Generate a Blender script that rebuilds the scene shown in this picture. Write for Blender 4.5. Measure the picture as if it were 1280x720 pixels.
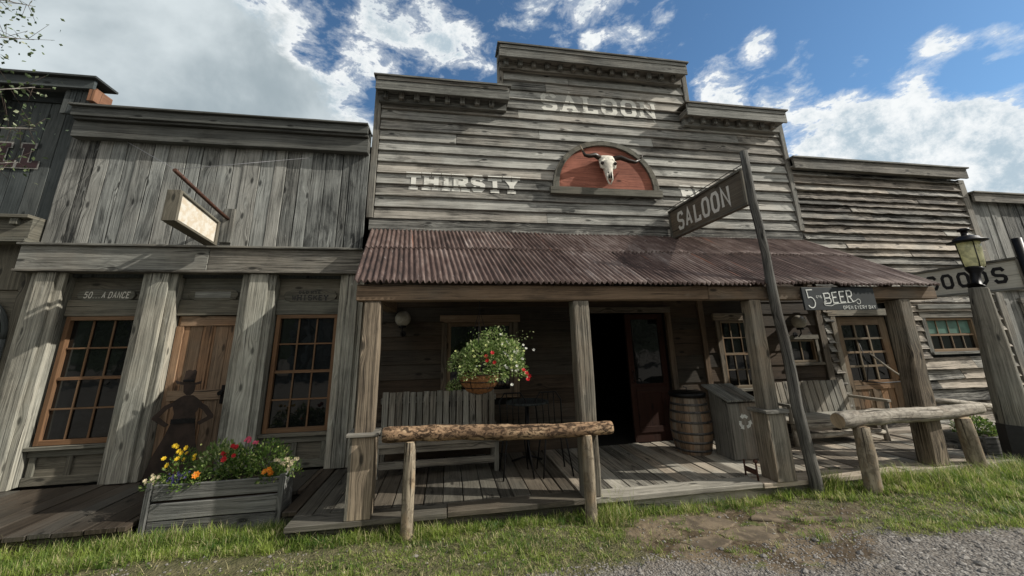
import bpy, bmesh, math, random
import numpy as np
from mathutils import Vector, Matrix
R = math.radians
rnd = random.Random(7)
S = bpy.context.scene
COL = S.collection
for o in list(bpy.data.objects): bpy.data.objects.remove(o)

# ------------------------------------------------------------------ camera
YAW, PIT, ROL, EYE = .16636, .24989, -.02107, 1.6
_c, _s = math.cos(YAW), math.sin(YAW); _cp, _sp = math.cos(PIT), math.sin(PIT)
FW = Vector((_s*_cp, _c*_cp, _sp)); RT = Vector((_c, -_s, 0)); UP = RT.cross(FW)
_a, _b = math.cos(ROL), math.sin(ROL)
RT2 = RT*_a + UP*_b; UP2 = -RT*_b + UP*_a
cam = bpy.data.cameras.new('camera'); camo = bpy.data.objects.new('camera', cam); COL.objects.link(camo)
m = Matrix.Identity(4)
for i in range(3):
    m[i][0] = RT2[i]; m[i][1] = UP2[i]; m[i][2] = -FW[i]
m[2][3] = EYE
camo.matrix_world = m
cam.sensor_width = 36; cam.lens = 471.1/1280*36; cam.shift_x = 0; cam.shift_y = -(360-307.1)/1280
cam.clip_start = .05; cam.clip_end = 2000
S.camera = camo

def skydir(px, py):
    v = RT2*((px-640)/471.1) + UP2*(-(py-307.1)/471.1) + FW
    return v.normalized()

# ------------------------------------------------------------------ light
SUN_TO = Vector((1, -.295, .72)).normalized()          # towards the sun
sl = bpy.data.lights.new('sun', 'SUN'); sl.energy = 3.9; sl.angle = R(.5); sl.color = (1, .945, .85)
so = bpy.data.objects.new('sun', sl); COL.objects.link(so)
so.rotation_euler = SUN_TO.to_track_quat('Z', 'Y').to_euler(); so.location = (20, -8, 15)
EL = math.asin(SUN_TO.z); AZ = math.atan2(SUN_TO.x, SUN_TO.y)
W = bpy.data.worlds.new('World'); S.world = W; W.use_nodes = True
S.view_settings.view_transform = 'Standard'; S.view_settings.look = 'None'
S.view_settings.exposure = .45; S.view_settings.gamma = 1; S.view_settings.use_curve_mapping = False

class NT:
    """small helper to write node trees"""
    def __init__(s, nt): s.nt = nt; nt.nodes.clear()
    def n(s, t, **k):
        x = s.nt.nodes.new(t)
        for a, b in k.items(): setattr(x, a, b)
        return x
    def link(s, a, b): s.nt.links.new(a, b)
    def put(s, sock, v):
        if v is None: return
        if hasattr(v, 'links') or isinstance(v, bpy.types.NodeSocket): s.link(v, sock)
        else:
            try: sock.default_value = v
            except Exception: sock.default_value = (v, v, v) if len(sock.default_value) == 3 else (v, v, v, 1)
    def math(s, op, a, b=None, c=None, clamp=False):
        x = s.n('ShaderNodeMath', operation=op, use_clamp=clamp)
        for i, v in enumerate((a, b, c)): s.put(x.inputs[i], v) if v is not None else None
        return x.outputs[0]
    def vmath(s, op, a, b=None, sc=None):
        x = s.n('ShaderNodeVectorMath', operation=op)
        s.put(x.inputs[0], a)
        if b is not None: s.put(x.inputs[1], b)
        if sc is not None: s.put(x.inputs['Scale'], sc)
        return x.outputs['Value'] if op in ('DOT_PRODUCT', 'LENGTH', 'DISTANCE') else x.outputs[0]
    def noise(s, vec, scale, detail=4, rough=.55, dist=0, dims='3D', w=None):
        x = s.n('ShaderNodeTexNoise', noise_dimensions=dims)
        s.put(x.inputs['Vector'], vec); x.inputs['Scale'].default_value = scale
        x.inputs['Detail'].default_value = detail; x.inputs['Roughness'].default_value = rough
        x.inputs['Distortion'].default_value = dist
        return x.outputs['Fac']
    def map(s, v, a, b, c=0, d=1, smooth=False):
        x = s.n('ShaderNodeMapRange', interpolation_type='SMOOTHSTEP' if smooth else 'LINEAR')
        for i, q in enumerate((v, a, b, c, d)): s.put(x.inputs[i], q)
        return x.outputs[0]
    def ramp(s, v, stops):
        x = s.n('ShaderNodeValToRGB'); s.put(x.inputs[0], v); e = x.color_ramp.elements
        while len(e) < len(stops): e.new(.5)
        for i, (p, c) in enumerate(stops): e[i].position = p; e[i].color = tuple(c)+(1,)
        return x.outputs[0]
    def mix(s, f, a, b, mode='MIX'):
        x = s.n('ShaderNodeMix', data_type='RGBA', blend_type=mode)
        s.put(x.inputs[0], f)
        for i, v in ((6, a), (7, b)):
            s.put(x.inputs[i], tuple(v)+(1,) if isinstance(v, tuple) and len(v) == 3 else v)
        return x.outputs[2]
    def sep(s, v):
        x = s.n('ShaderNodeSeparateXYZ'); s.put(x.inputs[0], v); return x.outputs
    def comb(s, a, b, c=0):
        x = s.n('ShaderNodeCombineXYZ')
        for i, v in enumerate((a, b, c)): s.put(x.inputs[i], v)
        return x.outputs[0]

def build_world():
    t = NT(W.node_tree)
    sky = t.n('ShaderNodeTexSky', sky_type='NISHITA', sun_disc=False)
    sky.sun_elevation = EL; sky.sun_rotation = AZ; sky.air_density = 1.0; sky.dust_density = .35; sky.ozone_density = 2.0
    tc = t.n('ShaderNodeTexCoord').outputs['Generated']
    d = t.vmath('NORMALIZE', tc)
    x, y, z = t.sep(d)
    dz = t.vmath('MULTIPLY', d, (1, 1, 1.9))
    big = t.noise(dz, 4.2, 10, .62, .15)
    med = t.noise(t.vmath('ADD', dz, (3, 1, 5)), 12.0, 9, .66, .3)
    n = t.math('ADD', t.math('MULTIPLY', big, .55), t.math('MULTIPLY', med, .45))
    n = t.math('ADD', t.math('MULTIPLY', t.math('SUBTRACT', n, .5), 1.7), .47)
    back = t.map(y, .15, -.45, 0, 1, True)       # unseen bright cloud bank, added behind the viewer as soft fill on the facades
    def blobs(lst):
        acc = None
        for px, py, r, w in lst:      # the pixel only names a compass direction; radius is a chord length
            g = t.math('MULTIPLY', t.map(t.vmath('DISTANCE', d, tuple(skydir(px, py))), r*.25, r, 1, 0, True), w)
            acc = g if acc is None else t.math('ADD', acc, g)
        return acc
    left = blobs(((-60, 60, .60, .40), (100, 60, .45, .36), (230, 150, .32, .34), (360, 190, .24, .34), (440, 200, .16, .22), (300, 75, .18, .12), (345, 15, .14, -.16), (400, 60, .09, -.10), (430, 105, .08, .02)))
    puff = blobs(((890, 112, .07, .12), (950, 130, .12, .13), (1010, 175, .17, .15), (1090, 200, .18, .14), (1170, 205, .16, .14), (1240, 200, .16, .14), (1290, 225, .14, .15), (1175, 150, .10, .09), (1250, 150, .08, .07),
                  (950, 55, .052, .20), (1075, 80, .040, .20), (1150, 68, .070, .22), (1180, 52, .045, .16), (1255, 58, .060, .24), (1000, 72, .05, .10), (1045, 50, .025, .14),
                  (735, 55, .036, .20), (690, 12, .15, .10), (770, 15, .12, .09), (640, 0, .10, .07), (830, 10, .05, .08),
                  (470, 20, .18, .09), (380, 12, .09, .09), (560, 75, .12, .10), (520, 45, .10, .08), (450, 95, .12, .09), (585, 50, .07, .07), (500, 75, .12, .05),
                  (1100, 0, .28, -.12), (870, 60, .12, -.10), (1210, 98, .07, -.12), (1040, 100, .06, -.06), (1280, 20, .2, -.12), (1290, 95, .06, -.08)))
    n2 = t.math('ADD', t.math('ADD', n, t.math('MULTIPLY', back, .30)), t.math('ADD', left, puff))
    n3 = t.math('SUBTRACT', n2, .085)
    cover = t.math('MAXIMUM', t.map(n3, .50, .60, 0, 1, True), t.map(n3, .40, .62, 0, .6, True))
    edge = t.map(n3, .53, .78, 0, 1, True)
    shade = t.noise(t.vmath('ADD', d, (.05, -.03, .08)), 11.0, 10, .68, .1)
    lit = t.map(shade, .38, .60, 0, 1, True)
    cw = t.mix(t.math('MULTIPLY', t.math('SUBTRACT', 1, lit), t.map(edge, .1, .7, .30, .95)), (8.3, 8.5, 8.5), (3.9, 4.9, 5.6))
    s2 = t.noise(d, 3.0, 6, .55, .2)
    grey = t.mix(t.map(s2, .36, .66, 0, 1, True), (3.2, 3.8, 4.1), (6.2, 6.8, 7.0))
    gm = t.math('MULTIPLY', t.map(t.vmath('DISTANCE', d, tuple(skydir(60, 60))), .35, .80, 1, 0, True), t.map(n3, .56, .85, 0, 1, True))
    cc = t.mix(gm, cw, grey)
    cc = t.mix(back, cc, t.mix(lit, (5.8, 5.8, 5.5), (10.6, 10.4, 9.9)))
    blue = t.mix(1.0, sky.outputs[0], (.74, 1.0, 1.12, 1), 'MULTIPLY')
    col = t.mix(t.math('MULTIPLY', cover, .97), blue, cc)
    bg = t.n('ShaderNodeBackground'); t.link(col, bg.inputs[0]); bg.inputs[1].default_value = .085
    out = t.n('ShaderNodeOutputWorld'); t.link(bg.outputs[0], out.inputs[0])
build_world()

# ------------------------------------------------------------------ materials
def newmat(name):
    m = bpy.data.materials.new(name); m.use_nodes = True
    t = NT(m.node_tree)
    b = t.n('ShaderNodeBsdfPrincipled'); o = t.n('ShaderNodeOutputMaterial'); t.link(b.outputs[0], o.inputs[0])
    return m, t, b, o

def wood(name, dark, light, warm=(.20, .13, .08), warmth=.25, rough=.82, gscale=1.0, bump=.5, tonevar=.55, contrast=1.0,
         knots=1.0, stain=.4, blot=.9, moss=0.0, paint=None):
    m, t, b, o = newmat(name)
    uv = t.n('ShaderNodeUVMap').outputs[0]
    u, v, _ = t.sep(uv)
    at = t.n('ShaderNodeAttribute', attribute_name='tone').outputs['Color']
    r1, r2, r3 = t.sep(at)
    pos = t.n('ShaderNodeNewGeometry').outputs['Position']
    wob = t.noise(t.comb(t.math('MULTIPLY', u, 1.3), t.math('MULTIPLY', v, 3.0)), 1, 3, .5)
    # knots
    vk = t.n('ShaderNodeTexVoronoi', feature='F1', voronoi_dimensions='2D')
    kv = t.comb(t.math('MULTIPLY', u, 2.1), t.math('MULTIPLY', v, 5.5))
    t.put(vk.inputs['Vector'], kv); vk.inputs['Scale'].default_value = 1; vk.inputs['Randomness'].default_value = .9
    kd = vk.outputs['Distance']; kc = t.sep(vk.outputs['Color'])[0]
    kon = t.math('GREATER_THAN', kc, .76)
    knot = t.math('MULTIPLY', t.map(kd, .05, .14, 1, 0, True), kon)
    around = t.math('MULTIPLY', t.map(kd, .05, .42, 1, 0, True), kon)
    v2 = t.math('ADD', v, t.math('ADD', t.math('MULTIPLY', wob, .05), t.math('MULTIPLY', around, .035)))
    g1 = t.noise(t.comb(t.math('MULTIPLY', u, 1.6*gscale), t.math('MULTIPLY', v2, 100*gscale)), 1, 5, .65)
    g2 = t.noise(t.comb(t.math('MULTIPLY', u, .7), t.math('MULTIPLY', v2, 36)), 1, 5, .65, .3)
    g3 = t.noise(t.comb(t.math('MULTIPLY', u, 6), t.math('MULTIPLY', v2, 190)), 1, 3, .6)
    g = t.math('ADD', t.math('ADD', t.math('MULTIPLY', g1, .45), t.math('MULTIPLY', g2, .35)), t.math('MULTIPLY', g3, .2))
    blo = t.noise(t.vmath('ADD', pos, t.comb(t.math('MULTIPLY', r2, 6), 0, t.math('MULTIPLY', r1, 3))), 1.7, 5, .62, .3)
    tone = t.math('ADD', t.math('MULTIPLY', t.math('SUBTRACT', r1, .5), tonevar), t.math('MULTIPLY', t.math('SUBTRACT', blo, .5), blot))
    val = t.math('ADD', t.math('MULTIPLY', t.math('SUBTRACT', g, .5), 2.6*contrast), t.math('ADD', .5, tone), clamp=True)
    mid = tuple((a*.55+c*.45) for a, c in zip(dark, light))
    col = t.ramp(val, [(0, dark), (.45, mid), (1, light)])
    wn = t.noise(t.vmath('ADD', pos, (3, 7, 1)), 1.3, 4, .6)
    wf = t.math('MULTIPLY', t.map(t.math('ADD', wn, t.math('MULTIPLY', t.math('SUBTRACT', r3, .5), .5)), .35, .7, 0, 1, True), warmth)
    col = t.mix(wf, col, t.mix(1.0, col, tuple(min(1.6, c/.13) for c in warm), 'MULTIPLY'))
    # dark water stains and weathered pale patches
    sn = t.noise(t.comb(t.math('MULTIPLY', u, 1.1), t.math('MULTIPLY', v, 4.5), r2), 1, 5, .7, .6)
    st = t.math('MULTIPLY', t.map(sn, .53, .68, 0, 1, True), stain)
    col = t.mix(st, col, tuple(c*.55 for c in dark))
    pn = t.noise(t.comb(t.math('MULTIPLY', u, 2.2), t.math('MULTIPLY', v, 11), r1), 1, 6, .7, .8)
    pt = t.math('MULTIPLY', t.map(pn, .60, .70, 0, 1, True), .35*blot)
    col = t.mix(pt, col, tuple(min(.6, c*1.35) for c in light))
    cr = t.noise(t.comb(t.math('MULTIPLY', u, .9), t.math('MULTIPLY', v2, 48), 4.3), 1, 3, .5)
    crack = t.map(cr, .665, .70, 0, 1)
    col = t.mix(t.math('MULTIPLY', crack, .85), col, (.012, .010, .009))
    kk = t.math('MULTIPLY', knot, .8*knots)
    col = t.mix(kk, col, tuple(c*.5 for c in dark))
    if moss:
        mn = t.noise(pos, 5, 5, .7)
        col = t.mix(t.math('MULTIPLY', t.map(mn, .55, .7, 0, 1, True), moss), col, (.05, .06, .035))
    t.link(col, b.inputs['Base Color'])
    b.inputs['Roughness'].default_value = rough
    b.inputs['Specular IOR Level'].default_value = .25
    h = t.math('SUBTRACT', t.math('ADD', g, t.math('MULTIPLY', blo, .3)), t.math('ADD', t.math('MULTIPLY', crack, .9), t.math('MULTIPLY', knot, .3)))
    bp = t.n('ShaderNodeBump'); bp.inputs['Strength'].default_value = bump; bp.inputs['Distance'].default_value = .012
    t.link(h, bp.inputs['Height']); t.link(bp.outputs[0], b.inputs['Normal'])
    return m

M = {}
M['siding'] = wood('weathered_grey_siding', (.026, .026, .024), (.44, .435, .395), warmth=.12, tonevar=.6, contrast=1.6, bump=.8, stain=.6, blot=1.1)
M['leftboard'] = wood('weathered_vertical_board', (.018, .020, .020), (.33, .34, .32), warmth=.08, tonevar=.6, stain=.6, contrast=1.55, bump=.8, blot=1.2)
M['darkboard'] = wood('dark_stained_board', (.012, .016, .017), (.095, .108, .108), warmth=.1, tonevar=.5)
M['trim'] = wood('grey_trim', (.032, .032, .029), (.30, .30, .27), warmth=.15, tonevar=.4, contrast=1.7)
M['cornicedark'] = wood('dark_weathered_cornice', (.018, .019, .018), (.13, .135, .125), warmth=.08, tonevar=.3, contrast=1.4)
M['pil'] = wood('pale_pilaster_board', (.075, .075, .064), (.47, .465, .40), warmth=.1, tonevar=.3, stain=.45, contrast=1.6)
M['panel'] = wood('dark_grey_panel', (.040, .040, .033), (.20, .195, .16), warmth=.15, tonevar=.3, contrast=1.3)
M['slab'] = wood('rough_sawn_slab', (.018, .017, .015), (.42, .405, .36), warmth=.2, tonevar=.6, bump=1.2, contrast=1.9, stain=.7, blot=1.4)
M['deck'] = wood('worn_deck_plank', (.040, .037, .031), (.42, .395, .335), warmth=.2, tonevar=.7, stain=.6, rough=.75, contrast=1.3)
M['deckshade'] = wood('shade_toned_deck_plank', (.030, .027, .022), (.15, .14, .115), warmth=.2, tonevar=.5, stain=.4, rough=.7, contrast=1.3)  # darker copy of the deck wood: shade on the left porch put into colour
M['deckdark'] = wood('shade_darkened_deck_plank', (.018, .016, .013), (.085, .078, .066), warmth=.3, tonevar=.4, stain=.4, rough=.5, contrast=1.2)  # shade over the left boardwalk is put into this dark board colour
M['beam'] = wood('brown_beam', (.038, .031, .024), (.20, .17, .13), warmth=.4, tonevar=.3, contrast=1.4)
M['post'] = wood('grey_brown_post', (.030, .028, .023), (.29, .27, .22), warmth=.3, tonevar=.3, bump=1.1, contrast=1.8)
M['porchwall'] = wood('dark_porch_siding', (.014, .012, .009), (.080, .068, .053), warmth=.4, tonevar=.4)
M['door'] = wood('brown_plank_door', (.055, .040, .028), (.30, .215, .145), warmth=.4, tonevar=.3, contrast=1.2)
M['reddoor'] = wood('red_brown_door', (.012, .005, .003), (.040, .015, .009), warmth=.3, tonevar=.2, stain=.2)
M['frame'] = wood('orange_brown_window_frame', (.065, .038, .022), (.22, .135, .075), warmth=.2, tonevar=.15, stain=.2, knots=.3, blot=.4, bump=.25)
M['muntin'] = wood('weathered_muntin', (.08, .062, .042), (.27, .22, .155), warmth=.3, tonevar=.15, stain=.1, knots=0, blot=.4, bump=.2)
M['doorpale'] = wood('pale_brown_door', (.05, .036, .024), (.25, .185, .12), warmth=.5, tonevar=.3)
M['bench'] = wood('bench_slat', (.050, .048, .042), (.40, .385, .33), warmth=.15, tonevar=.45, contrast=1.3)
M['plaquered'] = wood('faded_red_board', (.10, .034, .022), (.40, .155, .105), warmth=.1, tonevar=.2, stain=.55, contrast=1.3, blot=1.4)
M['signwood'] = wood('sign_board_brown', (.045, .038, .029), (.17, .15, .115), warmth=.3, tonevar=.3)
M['signpale'] = wood('pale_painted_sign_board', (.42, .40, .34), (.74, .72, .64), warmth=.1, tonevar=.2, stain=.15)
M['sunlitend'] = wood('sunlight_tinted_board', (.08, .04, .025), (.30, .15, .085), warmth=.2, tonevar=.2, stain=.2)  # warm sunlight on the cornice end is painted into this colour
M['polewood'] = wood('dark_rough_pole', (.020, .019, .017), (.19, .185, .165), warmth=.15, tonevar=.2, bump=1.3, contrast=2.2)
M['lamppost'] = wood('checked_lamp_post', (.025, .026, .024), (.25, .25, .215), warmth=.15, tonevar=.2, bump=1.0, contrast=1.5)
M['planter'] = wood('planter_board', (.026, .027, .026), (.21, .215, .205), warmth=.1, tonevar=.4, contrast=1.5, bump=.9, stain=.6)
M['bin'] = wood('bin_board', (.055, .052, .045), (.25, .24, .21), warmth=.3, tonevar=.3)
M['barrel'] = wood('barrel_stave', (.035, .029, .022), (.25, .21, .165), warmth=.5, tonevar=.5)

def log_mat(name, a, b_, bark=.5, hl=(.45, .30, .16), ks=1.0):
    m, t, b, o = newmat(name)
    u, v, _ = t.sep(t.n('ShaderNodeUVMap').outputs[0])
    g = t.noise(t.comb(t.math('MULTIPLY', u, 2.2), t.math('MULTIPLY', v, 26)), 1, 6, .65, .5)
    col = t.ramp(g, [(.25, a), (.55, b_), (.8, tuple(min(.7, c*1.35) for c in b_))])
    wn = t.noise(t.comb(t.math('MULTIPLY', u, 4), t.math('MULTIPLY', v, 8), 2), 1, 4, .6)
    col = t.mix(t.map(wn, .5, .62, 0, .7, True), col, hl)
    kn = t.noise(t.comb(t.math('MULTIPLY', u, 9*ks), t.math('MULTIPLY', v, 14*ks), 5), 1, 6, .78, .7)
    bk = t.math('MULTIPLY', t.map(kn, .50, .56, 0, 1, True), bark)
    col = t.mix(bk, col, (.035, .022, .014))
    ck = t.map(t.noise(t.comb(t.math('MULTIPLY', u, .9), t.math('MULTIPLY', v, 17), 7), 1, 4, .55, .3), .60, .63, 0, .9)
    col = t.mix(ck, col, (.02, .015, .01))
    big = t.noise(t.comb(t.math('MULTIPLY', u, 1.6), t.math('MULTIPLY', v, 3), 3), 1, 4, .6)
    col = t.mix(t.map(big, .4, .65, .0, .45, True), col, tuple(c*.55 for c in a))
    t.link(col, b.inputs['Base Color']); b.inputs['Roughness'].default_value = .8; b.inputs['Specular IOR Level'].default_value = .2
    h = t.math('SUBTRACT', t.math('ADD', t.math('MULTIPLY', g, .6), t.math('MULTIPLY', bk, .8)), t.math('MULTIPLY', ck, 1.2))
    bp = t.n('ShaderNodeBump'); bp.inputs['Strength'].default_value = .8; bp.inputs['Distance'].default_value = .012
    t.link(h, bp.inputs['Height']); t.link(bp.outputs[0], b.inputs['Normal'])
    return m
M['log'] = log_mat('peeled_log_with_bark_flecks', (.10, .058, .034), (.36, .235, .14), .9, (.50, .36, .22), 1.7)
M['loggrey'] = log_mat('smooth_grey_log', (.12, .105, .085), (.40, .365, .305), .35, (.36, .31, .25))
M['logpost'] = log_mat('yellow_log_post', (.13, .105, .075), (.34, .29, .215), .35, (.33, .24, .15))
M['logend'] = log_mat('sawn_log_end', (.20, .14, .08), (.46, .36, .24), .15)

def plain(name, c, rough=.6, metal=0, var=.0, scale=20, bump=0, emit=None, spec=.4, c2=None):
    m, t, b, o = newmat(name)
    b.inputs['Roughness'].default_value = rough; b.inputs['Metallic'].default_value = metal
    b.inputs['Specular IOR Level'].default_value = spec
    pos = t.n('ShaderNodeNewGeometry').outputs['Position']
    if var or c2:
        n = t.noise(pos, scale, 5, .65, .3)
        c2 = c2 or tuple(q*(1-var) for q in c)
        t.link(t.mix(t.map(n, .38, .62, 0, 1, True), c, c2), b.inputs['Base Color'])
    else: b.inputs['Base Color'].default_value = tuple(c)+(1,)
    if bump:
        n = t.noise(pos, scale*3, 4, .6)
        bp = t.n('ShaderNodeBump'); bp.inputs['Strength'].default_value = bump; bp.inputs['Distance'].default_value = .005
        t.link(n, bp.inputs['Height']); t.link(bp.outputs[0], b.inputs['Normal'])
    return m
M['iron'] = plain('black_iron', (.015, .015, .016), .45, .6, .4, 30, .2)
M['rustpipe'] = plain('rusty_pipe', (.09, .04, .025), .7, .3, .5, 25, .3)
M['rustplate'] = plain('rusty_plate_steel', (.034, .021, .015), .75, .2, .5, 8, .3)
M['galv'] = plain('barrel_hoop_steel', (.12, .115, .11), .55, .7, .5, 20, .2)
def glow_glass():
    m, t, b, o = newmat('old_yellowed_glass')
    pos = t.n('ShaderNodeNewGeometry').outputs['Position']
    col = t.mix(t.map(t.noise(pos, 11, 4, .6), .4, .6, 0, 1, True), (.82, .80, .55), (.50, .50, .33))
    t.link(col, b.inputs['Base Color']); b.inputs['Roughness'].default_value = .15
    tr = t.n('ShaderNodeBsdfTranslucent'); t.link(col, tr.inputs[0]); ms = t.n('ShaderNodeMixShader'); ms.inputs[0].default_value = .5
    t.link(b.outputs[0], ms.inputs[1]); t.link(tr.outputs[0], ms.inputs[2]); t.link(ms.outputs[0], o.inputs[0]); return m
M['wire'] = plain('wire', (.25, .25, .26), .5, .5)
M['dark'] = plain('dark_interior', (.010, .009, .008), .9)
M['horn'] = plain('dark_horn', (.030, .018, .010), .4, 0, .5, 25)
M['horntip'] = plain('horn_tip', (.32, .25, .17), .4, 0, .4, 25)
M['bone'] = plain('bleached_bone', (.74, .70, .60), .7, 0, .35, 22, .5)
M['socket'] = plain('eye_socket', (.02, .015, .012), .9)
M['whitesign'] = plain('chipped_sign_face', (.64, .61, .54), .6, 0, 0, 13, .1, c2=(.56, .48, .37))
M['orangeflake'] = plain('faded_orange_paint', (.62, .30, .10), .7, 0, .3, 30)
M['blackpaint'] = plain('black_letter_paint', (.018, .018, .02), .6, 0, .3, 30)
M['chalkboard'] = plain('chalkboard_black', (.014, .020, .022), .6, 0, .4, 12)
M['chalk'] = plain('chalk_white', (.68, .70, .66), .9, 0, .3, 60)
M['globe'] = plain('milky_glass_globe', (.42, .39, .33), .25, 0, .25, 14)
M['lampglass'] = glow_glass()
M['soil'] = plain('dark_soil', (.03, .02, .014), .95, 0, .4, 30, .6)
M['coco'] = plain('coco_liner', (.30, .14, .055), .95, 0, .5, 40, 1)
M['pebble'] = plain('pebble', (.26, .24, .215), .85, 0, 0, 3, .4, c2=(.13, .12, .11))
M['darkred'] = plain('dark_red_letter', (.030, .010, .012), .7, 0, .3, 25)
M['paleline'] = plain('pale_letter_outline', (.30, .29, .27), .8, 0, .4, 40)
M['curtain'] = plain('green_blind', (.10, .20, .16), .5, 0, .3, 4)
M['whitetrim'] = plain('pale_sill_paint', (.50, .46, .38), .8, 0, .4, 18)
M['hillgreen'] = plain('added_hillside', (.022, .038, .016), .95, 0, .5, .25)
M['roofing'] = plain('roof_felt', (.05, .05, .05), .9, 0, .3, 6)
M['straw'] = plain('dry_straw', (.34, .27, .14), .9, 0, .3, 30)

def painted(name, c, wear=.5):
    """worn paint: the paint has flaked away in places and shows what is behind"""
    m, t, b, o = newmat(name)
    pos = t.n('ShaderNodeNewGeometry').outputs['Position']
    st = t.vmath('MULTIPLY', pos, (5, 1, 26))
    n = t.noise(st, 1.6, 6, .7, .4); n2 = t.noise(pos, 3.2, 4, .6)
    k = t.math('ADD', t.math('MULTIPLY', n, .6), t.math('MULTIPLY', n2, .4))
    al = t.map(k, wear-.10, wear+.03, 0, 1, True)
    t.link(t.mix(n2, tuple(q*.75 for q in c), tuple(min(1, q*1.2) for q in c)), b.inputs['Base Color'])
    b.inputs['Roughness'].default_value = .85
    t.link(al, b.inputs['Alpha'])
    return m
M['wornwhite'] = painted('worn_white_paint', (.64, .63, .57), .43)
M['thinwhite'] = painted('thin_white_paint', (.58, .57, .51), .435)
M['signwhite'] = painted('sign_white_paint', (.66, .64, .57), .38)

def glass_mat():
    m, t, b, o = newmat('old_window_glass')
    pos = t.n('ShaderNodeNewGeometry').outputs['Position']
    b.inputs['Base Color'].default_value = (.006, .007, .007, 1)
    b.inputs['Roughness'].default_value = .03; b.inputs['Specular IOR Level'].default_value = .6
    n = t.noise(pos, 3.5, 2, .5)
    bp = t.n('ShaderNodeBump'); bp.inputs['Strength'].default_value = .12; bp.inputs['Distance'].default_value = .02
    t.link(n, bp.inputs['Height']); t.link(bp.outputs[0], b.inputs['Normal'])
    return m
M['glass'] = glass_mat()

def roof_mat():
    m, t, b, o = newmat('rusted_corrugated_iron')
    u, v, _ = t.sep(t.n('ShaderNodeUVMap').outputs[0])
    r1, r2, r3 = t.sep(t.n('ShaderNodeAttribute', attribute_name='tone').outputs['Color'])
    pos = t.n('ShaderNodeNewGeometry').outputs['Position']
    n = t.noise(t.comb(t.math('MULTIPLY', u, 3), t.math('MULTIPLY', v, 14), r1), 1, 6, .65, .4)
    n2 = t.noise(pos, 1.4, 5, .6)
    f = t.math('ADD', t.math('ADD', t.math('MULTIPLY', t.math('ADD', t.math('MULTIPLY', t.math('SUBTRACT', n, .5), 1.6), .5), .6), t.math('MULTIPLY', n2, .4)), t.math('MULTIPLY', t.math('SUBTRACT', r1, .5), .24), clamp=True)
    col = t.ramp(f, [(.25, (.034, .024, .021)), (.45, (.090, .058, .049)), (.62, (.16, .118, .103)), (.85, (.32, .27, .245))])
    hot = t.math('MULTIPLY', t.math('GREATER_THAN', r2, .72), t.map(t.noise(t.comb(t.math('MULTIPLY', u, .3), t.math('MULTIPLY', v, 11), r1), 2, 3), .66, .70, 0, .6, True))
    col = t.mix(hot, col, (.27, .115, .07))
    g = t.map(t.noise(t.comb(t.math('MULTIPLY', u, 8), t.math('MULTIPLY', v, 30), 9), 1, 5, .7), .6, .7, 0, .5, True)
    col = t.mix(g, col, (.36, .31, .29))
    t.link(col, b.inputs['Base Color']); b.inputs['Roughness'].default_value = .68; b.inputs['Metallic'].default_value = .1; b.inputs['Specular IOR Level'].default_value = .3
    bp = t.n('ShaderNodeBump'); bp.inputs['Strength'].default_value = .25; bp.inputs['Distance'].default_value = .004
    t.link(n, bp.inputs['Height']); t.link(bp.outputs[0], b.inputs['Normal'])
    return m
M['roof'] = roof_mat()

def leaf_mat(name, c1, c2, c3=None, trans=.35, rough=.5):
    m, t, b, o = newmat(name)
    r1, r2, r3 = t.sep(t.n('ShaderNodeAttribute', attribute_name='tone').outputs['Color'])
    col = t.mix(r1, c1, c2)
    if c3: col = t.mix(t.math('GREATER_THAN', r2, .86), col, c3)
    t.link(col, b.inputs['Base Color']); b.inputs['Roughness'].default_value = rough; b.inputs['Specular IOR Level'].default_value = .35
    tr = t.n('ShaderNodeBsdfTranslucent'); t.link(col, tr.inputs[0])
    ms = t.n('ShaderNodeMixShader'); ms.inputs[0].default_value = trans
    t.link(b.outputs[0], ms.inputs[1]); t.link(tr.outputs[0], ms.inputs[2]); t.link(ms.outputs[0], o.inputs[0])
    return m
M['grass'] = leaf_mat('grass', (.050, .120, .018), (.34, .42, .09), (.54, .49, .26), .45, .45)
M['leaf'] = leaf_mat('flower_foliage', (.035, .08, .016), (.15, .24, .05), (.28, .33, .10), .35)
M['leafpale'] = leaf_mat('trailing_foliage', (.06, .12, .025), (.30, .40, .13), (.52, .56, .30), .4)
M['birch'] = leaf_mat('birch_leaf', (.035, .06, .02), (.14, .18, .08), (.30, .32, .20), .3, .4)
M['treeleaf'] = leaf_mat('tree_leaf', (.02, .04, .012), (.06, .09, .03), None, .2)
for nme, c in (('yellow', (.85, .58, .03)), ('orange', (.85, .28, .02)), ('red', (.55, .015, .02)), ('pink', (.75, .12, .20)), ('cream', (.72, .62, .42)), ('white', (.80, .80, .74)), ('blue', (.05, .045, .13)), ('lime', (.62, .66, .26))):
    M['pet_'+nme] = leaf_mat('petal_'+nme, c, tuple(min(1, q*.7) for q in c), None, .25)
M['bark'] = plain('birch_bark', (.30, .28, .25), .85, 0, .6, 12, .6)
M['twig'] = plain('twig', (.05, .035, .025), .85)

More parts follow.
